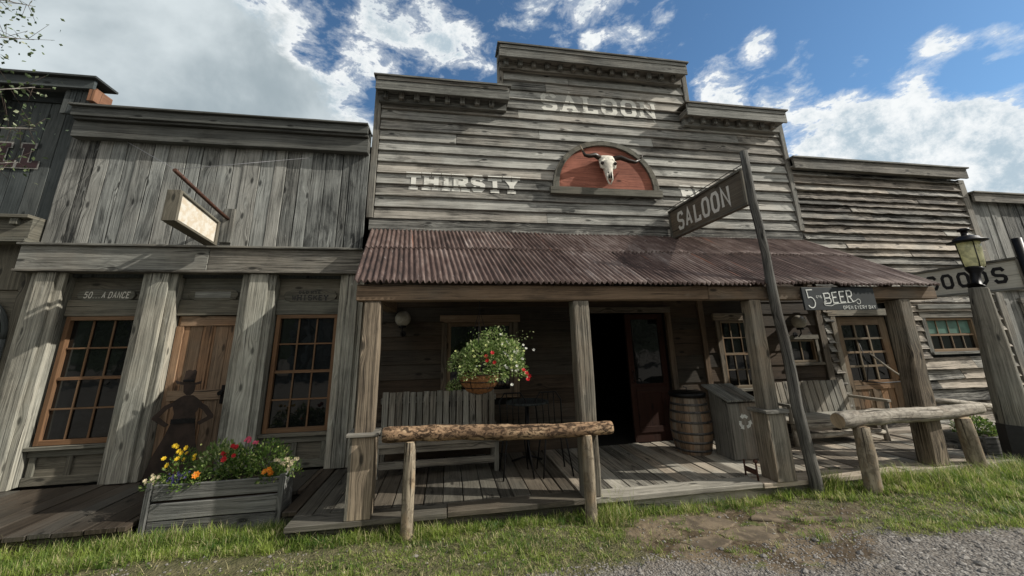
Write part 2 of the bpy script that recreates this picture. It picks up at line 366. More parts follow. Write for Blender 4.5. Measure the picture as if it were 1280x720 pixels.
def ground_mat():
    m, t, b, o = newmat('ground_gravel_dirt_soil')
    pos = t.n('ShaderNodeNewGeometry').outputs['Position']
    x, y, z = t.sep(pos)
    wob = t.noise(pos, 1.6, 5, .65); wob2 = t.noise(pos, 5, 5, .7)
    vg = t.n('ShaderNodeTexVoronoi', feature='F1'); t.put(vg.inputs['Vector'], pos); vg.inputs['Scale'].default_value = 55
    gc = t.sep(vg.outputs['Color'])[0]
    gr = t.ramp(gc, [(0, (.085, .078, .070)), (.5, (.20, .185, .165)), (.85, (.30, .285, .26)), (1, (.46, .44, .41))])
    vg3 = t.n('ShaderNodeTexVoronoi', feature='F1'); t.put(vg3.inputs['Vector'], t.vmath('ADD', pos, (.3, .7, 0))); vg3.inputs['Scale'].default_value = 15
    big3 = t.math('MULTIPLY', t.map(vg3.outputs['Distance'], .22, .28, 1, 0), t.math('GREATER_THAN', t.sep(vg3.outputs['Color'])[1], .72))
    gr = t.mix(big3, gr, t.ramp(t.sep(vg3.outputs['Color'])[0], [(0, (.10, .09, .08)), (.6, (.27, .25, .225)), (1, (.42, .39, .35))]))
    finer = t.noise(pos, 2.4, 5, .65, .5)
    gr = t.mix(t.map(finer, .50, .62, 0, .75, True), gr, (.155, .135, .108))
    vg2 = t.n('ShaderNodeTexVoronoi', feature='F1'); t.put(vg2.inputs['Vector'], pos); vg2.inputs['Scale'].default_value = 24
    gr = t.mix(t.map(vg2.outputs['Distance'], .3, .6, 0, .35), gr, (.10, .085, .07))
    gr = t.mix(t.map(wob, .4, .65, 0, .5, True), gr, (.13, .11, .09))
    dirt = t.ramp(t.noise(pos, 7, 6, .7, .4), [(.3, (.07, .052, .032)), (.55, (.155, .118, .076)), (.75, (.25, .20, .14))])
    soil = t.ramp(t.noise(pos, 9, 5, .7), [(.3, (.045, .048, .018)), (.7, (.14, .125, .065))])
    dx = t.math('DIVIDE', t.math('SUBTRACT', x, 2.6), 1.15); dy = t.math('DIVIDE', t.math('SUBTRACT', y, 3.36), .60)
    dd = t.math('ADD', t.math('SQRT', t.math('ADD', t.math('MULTIPLY', dx, dx), t.math('MULTIPLY', dy, dy))), t.math('MULTIPLY', t.math('SUBTRACT', wob, .5), 1.6))
    isd = t.map(dd, .85, 1.1, 1, 0, True)
    gline = t.math('ADD', t.math('SUBTRACT', t.math('ADD', 3.14, t.math('MULTIPLY', x, -.03)), y), t.math('MULTIPLY', t.math('SUBTRACT', wob, .5), .9))
    isg = t.map(gline, -.05, .12, 0, 1, True)
    leftg = t.map(x, -3.0, .4, .25, 1)
    col = t.mix(isg, soil, gr)
    wet = t.map(t.noise(pos, 2.3, 5, .6, .5), .48, .56, 0, 1, True)
    dirt = t.mix(t.math('MULTIPLY', wet, .75), dirt, (.060, .043, .028))
    chip = t.map(vg.outputs['Distance'], .10, .16, 1, 0)
    dirt = t.mix(t.math('MULTIPLY', chip, t.map(wob2, .5, .6, 0, .8)), dirt, (.30, .27, .22))
    col = t.mix(isd, col, dirt)
    mossy = t.map(t.noise(pos, 3.3, 6, .7, .5), .56, .62, 0, .8, True)
    col = t.mix(t.math('MULTIPLY', mossy, t.math('MULTIPLY', isd, .8)), col, (.07, .10, .02))
    t.link(col, b.inputs['Base Color']); t.link(t.math('SUBTRACT', .95, t.math('MULTIPLY', t.math('MULTIPLY', isd, wet), .5)), b.inputs['Roughness']); b.inputs['Specular IOR Level'].default_value = .3
    h = t.math('ADD', t.math('MULTIPLY', t.math('MULTIPLY', t.math('SUBTRACT', 1, vg.outputs['Distance']), .6), t.math('SUBTRACT', 1, t.math('MULTIPLY', isd, .8))), t.math('ADD', wob2, t.math('MULTIPLY', vg2.outputs['Distance'], -.4)))
    bp = t.n('ShaderNodeBump'); bp.inputs['Strength'].default_value = .9; bp.inputs['Distance'].default_value = .02
    t.link(h, bp.inputs['Height']); t.link(bp.outputs[0], b.inputs['Normal'])
    return m
M['ground'] = ground_mat()

# ------------------------------------------------------------------ mesh building
V = Vector
class MB:
    def __init__(s): s.v = []; s.f = []; s.uv = []; s.c = []; s.mi = []; s.sm = []
    def face(s, idx, uvs, col, mi=0, sm=False):
        s.f.append(idx); s.uv.append(uvs); s.c.append(col); s.mi.append(mi); s.sm.append(sm)
    def plank(s, o, du, dv, dn, L, Wd, T, seg=None, jit=.0, tone=None, mi=0, cup=0, taper=None, bulge=0):
        """board from corner o: L along du, Wd along dv, T along dn; T may be (T0,T1) across the width"""
        o = V(o); du = V(du).normalized(); dv = V(dv).normalized(); dn = V(dn).normalized()
        if seg is None: seg = max(1, int(L/.35)) if jit else 1
        tone = tone or (rnd.random(), rnd.random(), rnd.random())
        ou, ov = rnd.uniform(0, 60), rnd.uniform(0, 60)
        T0, T1 = T if isinstance(T, tuple) else (T, T)
        b = len(s.v); jf = jit
        ja = jb = 0
        for i in range(seg+1):
            q = i/seg*L
            ja = ja*.5+rnd.uniform(-jf, jf); jb = jb*.5+rnd.uniform(-jf, jf); jn = rnd.uniform(-jf, jf)*.4
            w0, w1 = 0+ja, Wd+jb
            if taper: w0 += taper[0]*q/L; w1 += taper[1]*q/L
            for (w, h) in ((w0, 0), (w1, 0), (w1, T1+jn), (w0, T0+jn)):
                s.v.append(o+du*q+dv*w+dn*h)
        per = [0, Wd, Wd+T1, 2*Wd+T1, 2*Wd+T0+T1]
        for i in range(seg):
            u0, u1 = ou+i/seg*L, ou+(i+1)/seg*L
            for k in range(4):
                a = b+i*4+k; c = b+i*4+(k+1) % 4
                s.face((a, c, c+4, a+4), [(u0, ov+per[k]), (u0, ov+per[k+1]), (u1, ov+per[k+1]), (u1, ov+per[k])], tone, mi)
        e = b+seg*4
        s.face((b+3, b+2, b+1, b), [(ou, ov), (ou, ov+Wd), (ou+T0, ov+Wd), (ou+T0, ov)], tone, mi)
        s.face((e, e+1, e+2, e+3), [(ou, ov), (ou, ov+Wd), (ou+T0, ov+Wd), (ou+T0, ov)], tone, mi)
    def box(s, x0, x1, y0, y1, z0, z1, along=None, mi=0, tone=None, jit=0, seg=None):
        d = (x1-x0, y1-y0, z1-z0)
        if along is None: along = d.index(max(d))
        if along == 0: s.plank((x0, y1, z0), (1, 0, 0), (0, 0, 1), (0, -1, 0), d[0], d[2], d[1], seg, jit, tone, mi)
        elif along == 1: s.plank((x0, y0, z0), (0, 1, 0), (1, 0, 0), (0, 0, 1), d[1], d[0], d[2], seg, jit, tone, mi)
        else: s.plank((x0, y1, z0), (0, 0, 1), (1, 0, 0), (0, -1, 0), d[2], d[0], d[1], seg, jit, tone, mi)
    def tube(s, pts, rads, n=10, jit=0, mi=0, cap_mi=None, tone=None, sm=True, cap=True):
        pts = [V(p) for p in pts]
        if not isinstance(rads, (list, tuple)): rads = [rads]*len(pts)
        tone = tone or (rnd.random(), rnd.random(), rnd.random())
        b = len(s.v); ou, ov = rnd.uniform(0, 50), rnd.uniform(0, 50); acc = 0
        ref = None; us = []
        for i, p in enumerate(pts):
            d = (pts[min(i+1, len(pts)-1)]-pts[max(i-1, 0)]).normalized()
            if ref is None:
                ref = V((0, 0, 1)) if abs(d.z) < .9 else V((1, 0, 0))
            a = (ref-d*ref.dot(d)).normalized(); ref = a; c = d.cross(a)
            if i: acc += (p-pts[i-1]).length
            us.append(acc)
            for k in range(n):
                r = rads[i]*(1+rnd.uniform(-jit, jit)); th = 2*math.pi*k/n
                s.v.append(p+a*math.cos(th)*r+c*math.sin(th)*r)
        circ = 2*math.pi*max(rads)
        for i in range(len(pts)-1):
            for k in range(n):
                a0 = b+i*n+k; a1 = b+i*n+(k+1) % n
                s.face((a0, a1, a1+n, a0+n), [(ou+us[i], ov+circ*k/n), (ou+us[i], ov+circ*(k+1)/n), (ou+us[i+1], ov+circ*(k+1)/n), (ou+us[i+1], ov+circ*k/n)], tone, mi, sm)
        if cap:
            cm = mi if cap_mi is None else cap_mi
            e = b+(len(pts)-1)*n
            cuv = [(ou+.1*math.cos(6.283*k/n), ov+.1*math.sin(6.283*k/n)) for k in range(n)]
            s.face(tuple(b+k for k in reversed(range(n))), cuv, tone, cm)
            s.face(tuple(e+k for k in range(n)), cuv, tone, cm)
    def lathe(s, cx, cy, prof, n=24, mi=0, tone=None, tones=None):
        b = len(s.v); tone = tone or (rnd.random(), rnd.random(), rnd.random())
        ou = rnd.uniform(0, 40)
        for r, z in prof:
            for k in range(n):
                th = 2*math.pi*k/n; s.v.append(V((cx+r*math.cos(th), cy+r*math.sin(th), z)))
        for i in range(len(prof)-1):
            for k in range(n):
                a = b+i*n+k; c = b+i*n+(k+1) % n
                tn = tones[k] if tones else tone
                s.face((a, c, c+n, a+n), [(ou+prof[i][1]+3*k, k*.08), (ou+prof[i][1]+3*k, k*.08+.08), (ou+prof[i+1][1]+3*k, k*.08+.08), (ou+prof[i+1][1]+3*k, k*.08)], tn, mi, tones is None)
        for base, rev in ((b, True), (b+(len(prof)-1)*n, False)):
            idx = [base+k for k in range(n)]
            if rev: idx.reverse()
            s.face(tuple(idx), [(.2*math.cos(k), .2*math.sin(k)) for k in range(n)], tone, mi)
    def poly(s, pts, dn, T, mi=0, tone=None, uvax=None):
        """extruded polygon; pts in 3D, dn direction, T thickness"""
        tone = tone or (rnd.random(), rnd.random(), rnd.random())
        pts = [V(p) for p in pts]; dn = V(dn).normalized(); n = len(pts); b = len(s.v)
        ax = V(uvax) if uvax else (pts[1]-pts[0]).normalized()
        ay = dn.cross(ax); ou = rnd.uniform(0, 50)
        s.v += pts + [p+dn*T for p in pts]
        uv = [((p-pts[0]).dot(ax)+ou, (p-pts[0]).dot(ay)) for p in pts]
        s.face(tuple(b+i for i in reversed(range(n))), list(reversed(uv)), tone, mi)
        s.face(tuple(b+n+i for i in range(n)), uv, tone, mi)
        for i in range(n):
            j = (i+1) % n
            s.face((b+i, b+j, b+n+j, b+n+i), [uv[i], uv[j], (uv[j][0], uv[j][1]+T), (uv[i][0], uv[i][1]+T)], tone, mi)
    def leaf(s, c, d, n, l, w, tone=None, mi=0):
        """small pointed leaf"""
        d = d.normalized(); sd = d.cross(n)
        if sd.length < 1e-4: sd = V((1, 0, 0))
        sd.normalize(); b = len(s.v); nn = sd.cross(d)
        s.v += [c, c+d*l*.5+sd*w*.5+nn*w*.12, c+d*l, c+d*l*.5-sd*w*.5+nn*w*.12]
        s.face((b, b+1, b+2, b+3), [(0, 0), (1, 0), (1, 1), (0, 1)], tone or (rnd.random(), rnd.random(), rnd.random()), mi)
    def build(s, name, mats, parent=None, bevel=0, recalc=True, loc=None):
        me = bpy.data.meshes.new(name)
        off = V(loc) if loc is not None else V((0, 0, 0))
        root = parent
        while root is not None and root.parent is not None: root = root.parent
        if root is not None: off = root.location.copy()
        me.from_pydata([tuple(v-off) for v in s.v], [], s.f)
        uvl = me.uv_layers.new(name='UVMap')
        flat = [c for f in s.uv for q in f for c in q]
        uvl.data.foreach_set('uv', flat)
        ca = me.color_attributes.new('tone', 'FLOAT_COLOR', 'CORNER')
        fc = []
        for f, c in zip(s.f, s.c): fc += [c[0], c[1], c[2], 1.0]*len(f)
        ca.data.foreach_set('color', fc)
        me.polygons.foreach_set('material_index', s.mi)
        me.polygons.foreach_set('use_smooth', s.sm)
        if not isinstance(mats, (list, tuple)): mats = [mats]
        for mm in mats: me.materials.append(M[mm] if isinstance(mm, str) else mm)
        if recalc:
            bm = bmesh.new(); bm.from_mesh(me); bmesh.ops.recalc_face_normals(bm, faces=bm.faces); bm.to_mesh(me); bm.free()
        o = bpy.data.objects.new(name, me); COL.objects.link(o)
        if parent is not None: o.parent = parent
        elif loc is not None: o.location = loc
        if bevel:
            md = o.modifiers.new('bevel', 'BEVEL'); md.width = bevel; md.segments = 1; md.limit_method = 'ANGLE'; md.angle_limit = R(40)
        return o

def pieces(name, mat, par, boxes, bevel=0, jit=.003):
    for b in boxes:
        q = MB(); q.box(*b[:6], b[6] if len(b) > 6 else None, jit=jit); q.build(name, mat, par, bevel=bevel)

def thing(name, label, cat, loc=(0, 0, 0), group=None):
    o = bpy.data.objects.new(name, None); COL.objects.link(o); o.location = loc
    o['label'] = label; o['category'] = cat; o.empty_display_size = .2
    if group: o['group'] = group
    return o
def tag(o, label, cat, group=None):
    o['label'] = label; o['category'] = cat
    if group: o['group'] = group
    return o
def struct(o): o['kind'] = 'structure'; return o
def copy_tree(o, parent=None):
    c = o.copy(); COL.objects.link(c); c.parent = parent
    for ch in list(o.children): copy_tree(ch, c)
    return c

# ------------------------------------------------------------------ hand-made lettering
def arc(cx, cy, rx, ry, a0, a1, n=7):
    return [(cx+rx*math.cos(R(a0+(a1-a0)*i/n)), cy+ry*math.sin(R(a0+(a1-a0)*i/n))) for i in range(n+1)]
GL = {
 'S': ([[(1, .80), (.80, 1), (.20, 1), (0, .82), (0, .63), (.16, .53), (.84, .45), (1, .36), (1, .18), (.80, 0), (.20, 0), (0, .2)]], []),
 'A': ([[(0, 0), (.5, 1), (1, 0)], [(.22, .33), (.78, .33)]], [(0, 0), (1, 0)]),
 'L': ([[(.15, 1), (.15, 0), (1, 0), (1, .24)]], [(.15, 1), (.15, 0)]),
 'O': ([[(.22, 0), (.78, 0), (1, .2), (1, .8), (.78, 1), (.22, 1), (0, .8), (0, .2), (.22, 0)]], []),
 'N': ([[(0, 0), (0, 1), (1, 0), (1, 1)]], [(0, 0), (0, 1), (1, 1)]),
 'T': ([[(0, .78), (0, 1), (1, 1), (1, .78)], [(.5, 1), (.5, 0)]], [(.5, 0)]),
 'H': ([[(0, 0), (0, 1)], [(1, 0), (1, 1)], [(0, .5), (1, .5)]], [(0, 0), (0, 1), (1, 0), (1, 1)]),
 'I': ([[(.5, 0), (.5, 1)]], [(.5, 0), (.5, 1)]),
 'R': ([[(0, 0), (0, 1), (.75, 1), (1, .85), (1, .62), (.75, .48), (0, .48)], [(.45, .48), (1, 0)]], [(0, 0), (0, 1), (1, 0)]),
 'Y': ([[(0, 1), (.5, .45), (1, 1)], [(.5, .45), (.5, 0)]], [(0, 1), (1, 1), (.5, 0)]),
 'B': ([[(0, 0), (0, 1), (.75, 1), (.95, .88), (.95, .64), (.75, .53), (0, .53)], [(.75, .53), (1, .40), (1, .14), (.75, 0), (0, 0)]], [(0, 0), (0, 1)]),
 'U': ([[(0, 1), (0, .2), (.22, 0), (.78, 0), (1, .2), (1, 1)]], [(0, 1), (1, 1)]),
 'G': ([[(1, .78), (.78, 1), (.22, 1), (0, .8), (0, .2), (.22, 0), (.78, 0), (1, .2), (1, .48), (.6, .48)]], []),
 'D': ([[(0, 0), (0, 1), (.72, 1), (1, .78), (1, .22), (.72, 0), (0, 0)]], []),
 'E': ([[(1, 1), (0, 1), (0, 0), (1, 0)], [(0, .52), (.75, .52)]], []),
 'C': ([[(1, .78), (.78, 1), (.22, 1), (0, .8), (0, .2), (.22, 0), (.78, 0), (1, .22)]], []),
 'P': ([[(0, 0), (0, 1), (.75, 1), (1, .85), (1, .62), (.75, .48), (0, .48)]], []),
 'V': ([[(0, 1), (.5, 0), (1, 1)]], []),
 'W': ([[(0, 1), (.25, 0), (.5, .8), (.75, 0), (1, 1)]], []),
 'K': ([[(0, 0), (0, 1)], [(1, 1), (0, .4)], [(.3, .58), (1, 0)]], []),
 '5': ([[(.95, 1), (.12, 1), (.04, .58), (.6, .62), (.92, .48), (1, .25), (.85, .06), (.5, 0), (.1, .06), (0, .16)]], []),
 '0': ([[(.25, 0), (.75, 0), (1, .25), (1, .75), (.75, 1), (.25, 1), (0, .75), (0, .25), (.25, 0)]], []),
 '.': ([[(.3, 0), (.7, 0)]], []),
}
def ribbon(pl, w):
    """mitred ribbon polygons (list of quads) from a polyline"""
    n = len(pl); closed = pl[0] == pl[-1]
    P = [V((x, y)) for x, y in pl]; L = []; Rr = []
    for i in range(n):
        if closed: a = P[i-1] if i else P[-2]; c = P[i+1] if i < n-1 else P[1]
        else: a = P[i-1] if i else None; c = P[i+1] if i < n-1 else None
        d1 = (P[i]-a).normalized() if a is not None else None; d2 = (c-P[i]).normalized() if c is not None else None
        if d1 is None: d1 = d2
        if d2 is None: d2 = d1
        n1 = V((-d1.y, d1.x)); n2 = V((-d2.y, d2.x)); mm = (n1+n2)
        if mm.length < .2: mm = n1
        mm.normalize(); k = min(2.2, 1/max(.35, mm.dot(n1)))
        L.append(P[i]+mm*w*.5*k); Rr.append(P[i]-mm*w*.5*k)
    return [(L[i], L[i+1], Rr[i+1], Rr[i]) for i in range(n-1)]
def text_polys(txt, H, cw, sw, gap, slab=0, widths=None):
    """polygons in (s,t): s along text, t up; returns list of (layer, quad) and total length"""
    out = []; x = 0; lay = 0
    for ch in txt:
        if ch == ' ': x += cw*.6; continue
        w = cw*(widths or {}).get(ch, 1)
        pls, ser = GL[ch]
        for pl in pls:
            q = [(x+sw/2+a*(w-sw), sw/2+b_*(H-sw)) for a, b_ in pl]
            for quad in ribbon(q, sw): out.append((lay, quad))
            lay += 1
        if slab:
            for a, b_ in ser:
                cx = x+sw/2+a*(w-sw); cy = slab/2 if b_ == 0 else H-slab/2; hw = sw*.5+sw*.42
                out.append((lay, (V((cx-hw, cy-slab/2)), V((cx+hw, cy-slab/2)), V((cx+hw, cy+slab/2)), V((cx-hw, cy+slab/2)))))
            lay += 1
        x += w+gap
    return out, x-gap
def text_mesh(name, polys, fn, mat, parent, jitter=0):
    """fn(s,t,layer)->3D point"""
    mb = MB(); tone = (.5, .5, .5)
    for lay, q in polys:
        b = len(mb.v); mb.v += [fn(p.x, p.y, lay) for p in q]
        mb.face(tuple(range(b, b+len(q))), [(p.x, p.y) for p in q], tone)
    return mb.build(name, mat, parent, recalc=False)

# ------------------------------------------------------------------ ground
def gz(x, y):
    z = 0.0
    if y < 3.9:
        z += .07*math.exp(-((x-5.2)/2.0)**2)*math.exp(-((y-3.6)/.5)**2)
        z += .03*math.exp(-((x+2.0)/2.2)**2)*math.exp(-((y-3.9)/.35)**2)
        z -= .03*math.exp(-((x-2.6)/1.0)**2)*math.exp(-((y-3.5)/.4)**2)
        z += .012*math.sin(x*3.1+y*2.3)*math.sin(y*4.7-x*1.3)
    return z
gx = [-120, -60, -30, -15, -9]+[-6+.12*i for i in range(134)]+[12, 16, 30, 60, 120]
gy = [-120, -60, -30, -15, -6, -2]+[-1+.1*i for i in range(51)]+[4.4, 5, 6, 8, 14, 30, 60, 120]
g = MB()
for yy in gy:
    for xx in gx: g.v.append(V((xx, yy, gz(xx, yy) if -1 <= yy < 4.4 else 0)))
nx = len(gx)
for j in range(len(gy)-1):
    for i in range(nx-1):
        a = j*nx+i; g.face((a, a+1, a+nx+1, a+nx), [(0, 0), (1, 0), (1, 1), (0, 1)], (.5, .5, .5), 0, True)
gd = struct(g.build('ground', 'ground'))

# ------------------------------------------------------------------ boardwalks (structure)
DZ = .15
def deck(name, x0, x1, y0, y1, mat, edge=True, wv=(.13, .2)):
    mb = MB(); x = x0
    yy0 = y0+(.22 if edge else 0)
    while x < x1:
        w = min(rnd.uniform(*wv), x1-x)
        if w < .04: break
        dz = rnd.uniform(-.005, .004)
        mb.plank((x+.004, yy0+rnd.uniform(.003, .012), DZ-.04+dz), (0, 1, 0), (1, 0, 0), (0, 0, 1), y1-yy0, w-.009, .04, jit=.0025)
        x += w
    if edge:
        x = x0
        while x < x1:
            L = min(rnd.uniform(1.0, 2.1), x1-x)
            mb.plank((x+.004, y0+rnd.uniform(-.012, .01), DZ-.045+rnd.uniform(-.006, .004)), (1, 0, 0), (0, 1, 0), (0, 0, 1), L-.008, .21, .045, jit=.005)
            x += L
    # joists / skirt under the edge
    mb.box(x0, x1, y0+.05, y0+.10, 0.0, DZ-.05, 0, jit=.004)
    for q in np.arange(y0+.5, y1, .55): mb.box(x0, x1, q, q+.06, .0, DZ-.046, 0)
    return struct(mb.build(name, mat, bevel=.004))
deck('boardwalk', -1.32, 1.30, 3.86, 5.6, 'deckshade')
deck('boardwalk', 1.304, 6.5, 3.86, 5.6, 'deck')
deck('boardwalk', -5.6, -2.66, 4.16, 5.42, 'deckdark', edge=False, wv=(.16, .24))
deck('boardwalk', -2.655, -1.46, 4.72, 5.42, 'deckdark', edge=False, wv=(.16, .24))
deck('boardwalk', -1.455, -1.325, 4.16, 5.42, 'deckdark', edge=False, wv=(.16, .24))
deck('boardwalk', 6.505, 10.6, 4.5, 5.6, 'deck', edge=False)

# ------------------------------------------------------------------ saloon
YW = 5.6
sal = thing('saloon_building', 'grey clapboard saloon with stepped false front and rusty corrugated porch roof', 'building', (2.5, 5.6, 0))
PITCH = .186; Z0 = 3.42
boards = []      # (z0, z1, x0, x1)
def clap_y(z, zb, h): return YW-(.050-.040*(z-zb)/h)
mb = MB()
z = Z0; k = 0
while z < 6.6:
    h = min(PITCH, 6.62-z)
    xl, xr = (-1.14, 6.16) if z < 5.72 else (.84, 4.26)
    # one or two boards end to end
    cuts = [xl, xr]
    cuts = sorted(cuts+[rnd.uniform(xl+.12*(xr-xl), xl+.88*(xr-xl)) for _ in range(rnd.choice((0, 1, 1, 2)))])
    cuts = [c for i_, c in enumerate(cuts) if i_ == 0 or c == xr or c-cuts[i_-1] > .5]
    for a, c in zip(cuts[:-1], cuts[1:]):
        jj = rnd.uniform(-.003, .004)
        T0, T1 = .050+jj, .010
        mb.plank((a+.002, YW, z), (1, 0, 0), (0, 0, 1), (0, -1, 0), c-a-.004, h+.004, (T0, T1), seg=max(4, int((c-a)/.3)), jit=.0035)
    boards.append((z, h)); z += PITCH
mb.box(-1.2, 6.22, YW-.035, YW+.02, 3.235, 3.415, 0, jit=.003)
front = mb.build('front_siding', 'siding', sal, bevel=.0025)
mb = MB(); mb.box(-1.2, 6.22, YW+.021, YW+.10, 3.3, 5.88, 2); mb.box(.78, 4.32, YW+.022, YW+.10, 5.88, 6.75, 2)
mb.build('backing_wall', 'siding', sal)
pieces('corner_trim', 'trim', sal, [(x0, x0+.095, YW-.065, YW+.04, 3.42, 5.72, 2) for x0 in (-1.24, 6.165)]+[(x0, x0+.095, YW-.065, YW+.04, 5.88, 6.55, 2) for x0 in (.74, 4.265)], .004)
def cornice(x0, x1, z0, z1, y0, par, mat='trim', name='cornice', dent=True, yb=YW):
    """boxed cornice: fascia board, sloping cap, dentils below"""
    mb = MB()
    mb.box(x0, x1, y0, y0+.03, z0, z1, 0, jit=.003)                      # fascia
    mb.box(x0+.02, x1-.02, y0+.032, yb-.0, z1-.10, z1-.06, 0)            # box top
    mb.box(x0, x1, y0+.031, yb, z0+.04, z0+.07, 0)                       # soffit
    mb.box(x0, x0+.03, y0+.033, yb-.002, z0+.072, z1-.102, 1); mb.box(x1-.03, x1, y0+.033, yb-.002, z0+.072, z1-.102, 1)
    mb.box(x0-.03, x1+.03, y0-.035, yb+.03, z1+.003, z1+.035, 0, jit=.003)  # cap
    mb.box(x0+.02, x1-.02, y0-.012, y0-.001, z1-.06, z1, 0, jit=.002)
    o = mb.build(name, mat, par, bevel=.003)
    if dent:
        d = MB(); x = x0+.1
        d.box(x0+.03, x1-.03, yb-.13, yb-.045, z0-.10, z0+.038, 0)
        while x < x1-.15:
            d.box(x, x+.08, yb-.20, yb-.132, z0-.07, z0+.037, 2); x += .24
        d.build('dentil_course', mat, o, bevel=.003)
    return o
cornice(-1.2, .90, 5.44, 5.665, 5.30, sal)
cornice(4.10, 6.13, 5.44, 5.665, 5.30, sal)
cornice(.74, 4.22, 6.28, 6.50, 5.30, sal)

# painted words on the clapboards
def clap_fn(x0, zb0, slant=0):
    def fn(s_, t_, lay):
        z = zb0+t_; x = x0+s_
        y = YW-.055
        for zb, h in boards:
            if zb-1e-6 <= z < zb+PITCH: y = clap_y(z, zb, PITCH)
        return V((x, y-.0065-.0004*lay % .004, z))
    return fn
def wall_text(name, txt, x0, z0, H, cw, sw, gap, slab, mat, widths=None):
    polys, L = text_polys(txt, H, cw, sw, gap, slab, widths)
    # cut every quad at the board edges so the paint follows each board
    outp = []
    for lay, q in polys:
        for zb, h in boards:
            lo, hi = zb-z0+.0015, zb+PITCH-z0-.0015
            p = list(q)
            for sgn, lim in ((1, lo), (-1, hi)):
                r = []
                for i in range(len(p)):
                    a, b_ = p[i], p[(i+1) % len(p)]
                    ia = sgn*(a.y-lim) >= 0; ib = sgn*(b_.y-lim) >= 0
                    if ia: r.append(a)
                    if ia != ib:
                        f = (lim-a.y)/(b_.y-a.y); r.append(a+(b_-a)*f)
                p = r
                if not p: break
            if len(p) >= 3: outp.append((lay, p))
    return text_mesh(name, outp, clap_fn(x0, z0), mat, sal)
wall_text('painted_lettering', 'THIRSTY', -.70, 3.90, .285, .225, .075, .045, .055, 'wornwhite', {'I': .62})
wall_text('painted_lettering', 'BULL', 3.94, 3.90, .285, .225, .075, .045, .055, 'wornwhite')
wall_text('painted_lettering', 'SALOON', 1.49, 5.44, .40, .30, .085, .07, .06, 'thinwhite')

# porch roof: sheets of corrugated iron
def rz(y): return 3.235-(5.56-y)*.590
def roof():
    mb = MB(); per = .0605; YE, YT, YM = 3.80, 5.56, 4.80
    def XL(y): return -1.16+.24*(5.56-y)/1.76
    def XR(y): return 6.17-.10*(5.56-y)/1.76
    for row, (ya, yb_, lift) in enumerate(((YE, YM+.05, 0.0), (YM-.03, YT, .012))):
        f0 = 0.0
        while f0 < 1:
            fw = min(.0875, 1-f0)
            if 1-f0-fw < .03: fw = 1-f0
            tone = (rnd.random(), rnd.random(), rnd.random()); jy = rnd.uniform(-.03, .02); ou = rnd.uniform(0, 50)
            lf = lift+rnd.uniform(0, .008); n = int(7.1*fw/per*6)
            ys = [ya+jy+(yb_-ya-jy)*i/5 for i in range(6)]
            b = len(mb.v)
            for j, y in enumerate(ys):
                xl, xr = XL(y), XR(y)
                for i in range(n+1):
                    f = f0+(fw+.004)*i/n; x = xl+(xr-xl)*f
                    ph = f*7.25/per*2*math.pi
                    e = (1 if j else 1.25)
                    jz = rnd.uniform(-.002, .002)+(rnd.uniform(-.006, .006) if j == 0 else 0)
                    mb.v.append(V((x, y, rz(y)+.014*math.sin(ph)*e+lf+jz)))
            for j in range(5):
                for i in range(n):
                    a = b+j*(n+1)+i
                    mb.face((a, a+1, a+n+2, a+n+1), [(ou+ys[j], i*.01), (ou+ys[j], i*.01+.01), (ou+ys[j+1], i*.01+.01), (ou+ys[j+1], i*.01)], tone, 0, True)
            f0 += fw
    o = mb.build('porch_roof', 'roof', sal, recalc=False)
    md = o.modifiers.new('thick', 'SOLIDIFY'); md.thickness = .004
    # rafters and battens
    rb = MB()
    for x in np.arange(-.75, 6.0, .62):
        dv = V((0, 1.62, 1.62*.59)).normalized()
        rb.plank((x, 3.93, rz(3.93)-.13), dv, (1, 0, 0), dv.cross(V((1, 0, 0)))*-1, 1.85, .06, .09)
    for y in (3.9, 4.4, 4.9, 5.4): rb.box(-.85, 6.0, y, y+.05, rz(y)-.045, rz(y)-.02, 0)
    rb.build('rafters', 'beam', sal)
roof()
mb = MB(); mb.box(-.90, 2.9, 3.87, 4.02, 2.02, 2.175, 0, jit=.004); mb.box(2.905, 6.12, 3.872, 4.018, 2.02, 2.175, 0, jit=.004)
mb.build('porch_beam', 'beam', sal, bevel=.008)
pieces('side_beam', 'beam', sal, [(-.85, -.72, 4.021, 5.5, 2.03, 2.16, 1), (5.95, 6.08, 4.021, 5.5, 2.03, 2.16, 1)])
def ppost(x, w, collar, y=3.88, lean=0, slim=0):
    mb = MB(); mb.plank((x-w/2, y+w, DZ), (0, 0, 1), (1, 0, 0), (0, -1, 0), 2.018-DZ, w, w-slim*.5, 8, .004, taper=(lean+slim/2, lean-slim/2))
    o = mb.build('porch_post', 'post', sal, bevel=.012)
    if collar:
        c = MB(); ww = w/2+.008
        # boxed base of four boards with a ledge cap
        c.box(x-ww, x+ww, y-.02, y-.001, DZ, .80, 2, jit=.003); c.box(x-ww, x+ww, y+w+.001, y+w+.02, DZ, .80, 2)
        c.box(x-ww-.02, x-w/2-.001, y-.02, y+w+.02, DZ, .80, 2); c.box(x+w/2+.001, x+ww+.02, y-.02, y+w+.02, DZ, .80, 2)
        c.build('base_box', 'post', o, bevel=.004)
        c = MB(); c.box(x-ww-.05, x+ww+.05, y-.05, y+w+.05, .802, .835, 0, jit=.003); c.build('ledge_cap', 'trim', o, bevel=.006)
ppost(-.745, .16, True); ppost(1.39, .17, False); ppost(3.465, .175, True, 3.86, .03, .03); ppost(5.50, .215, False, 3.84, .10, .05)

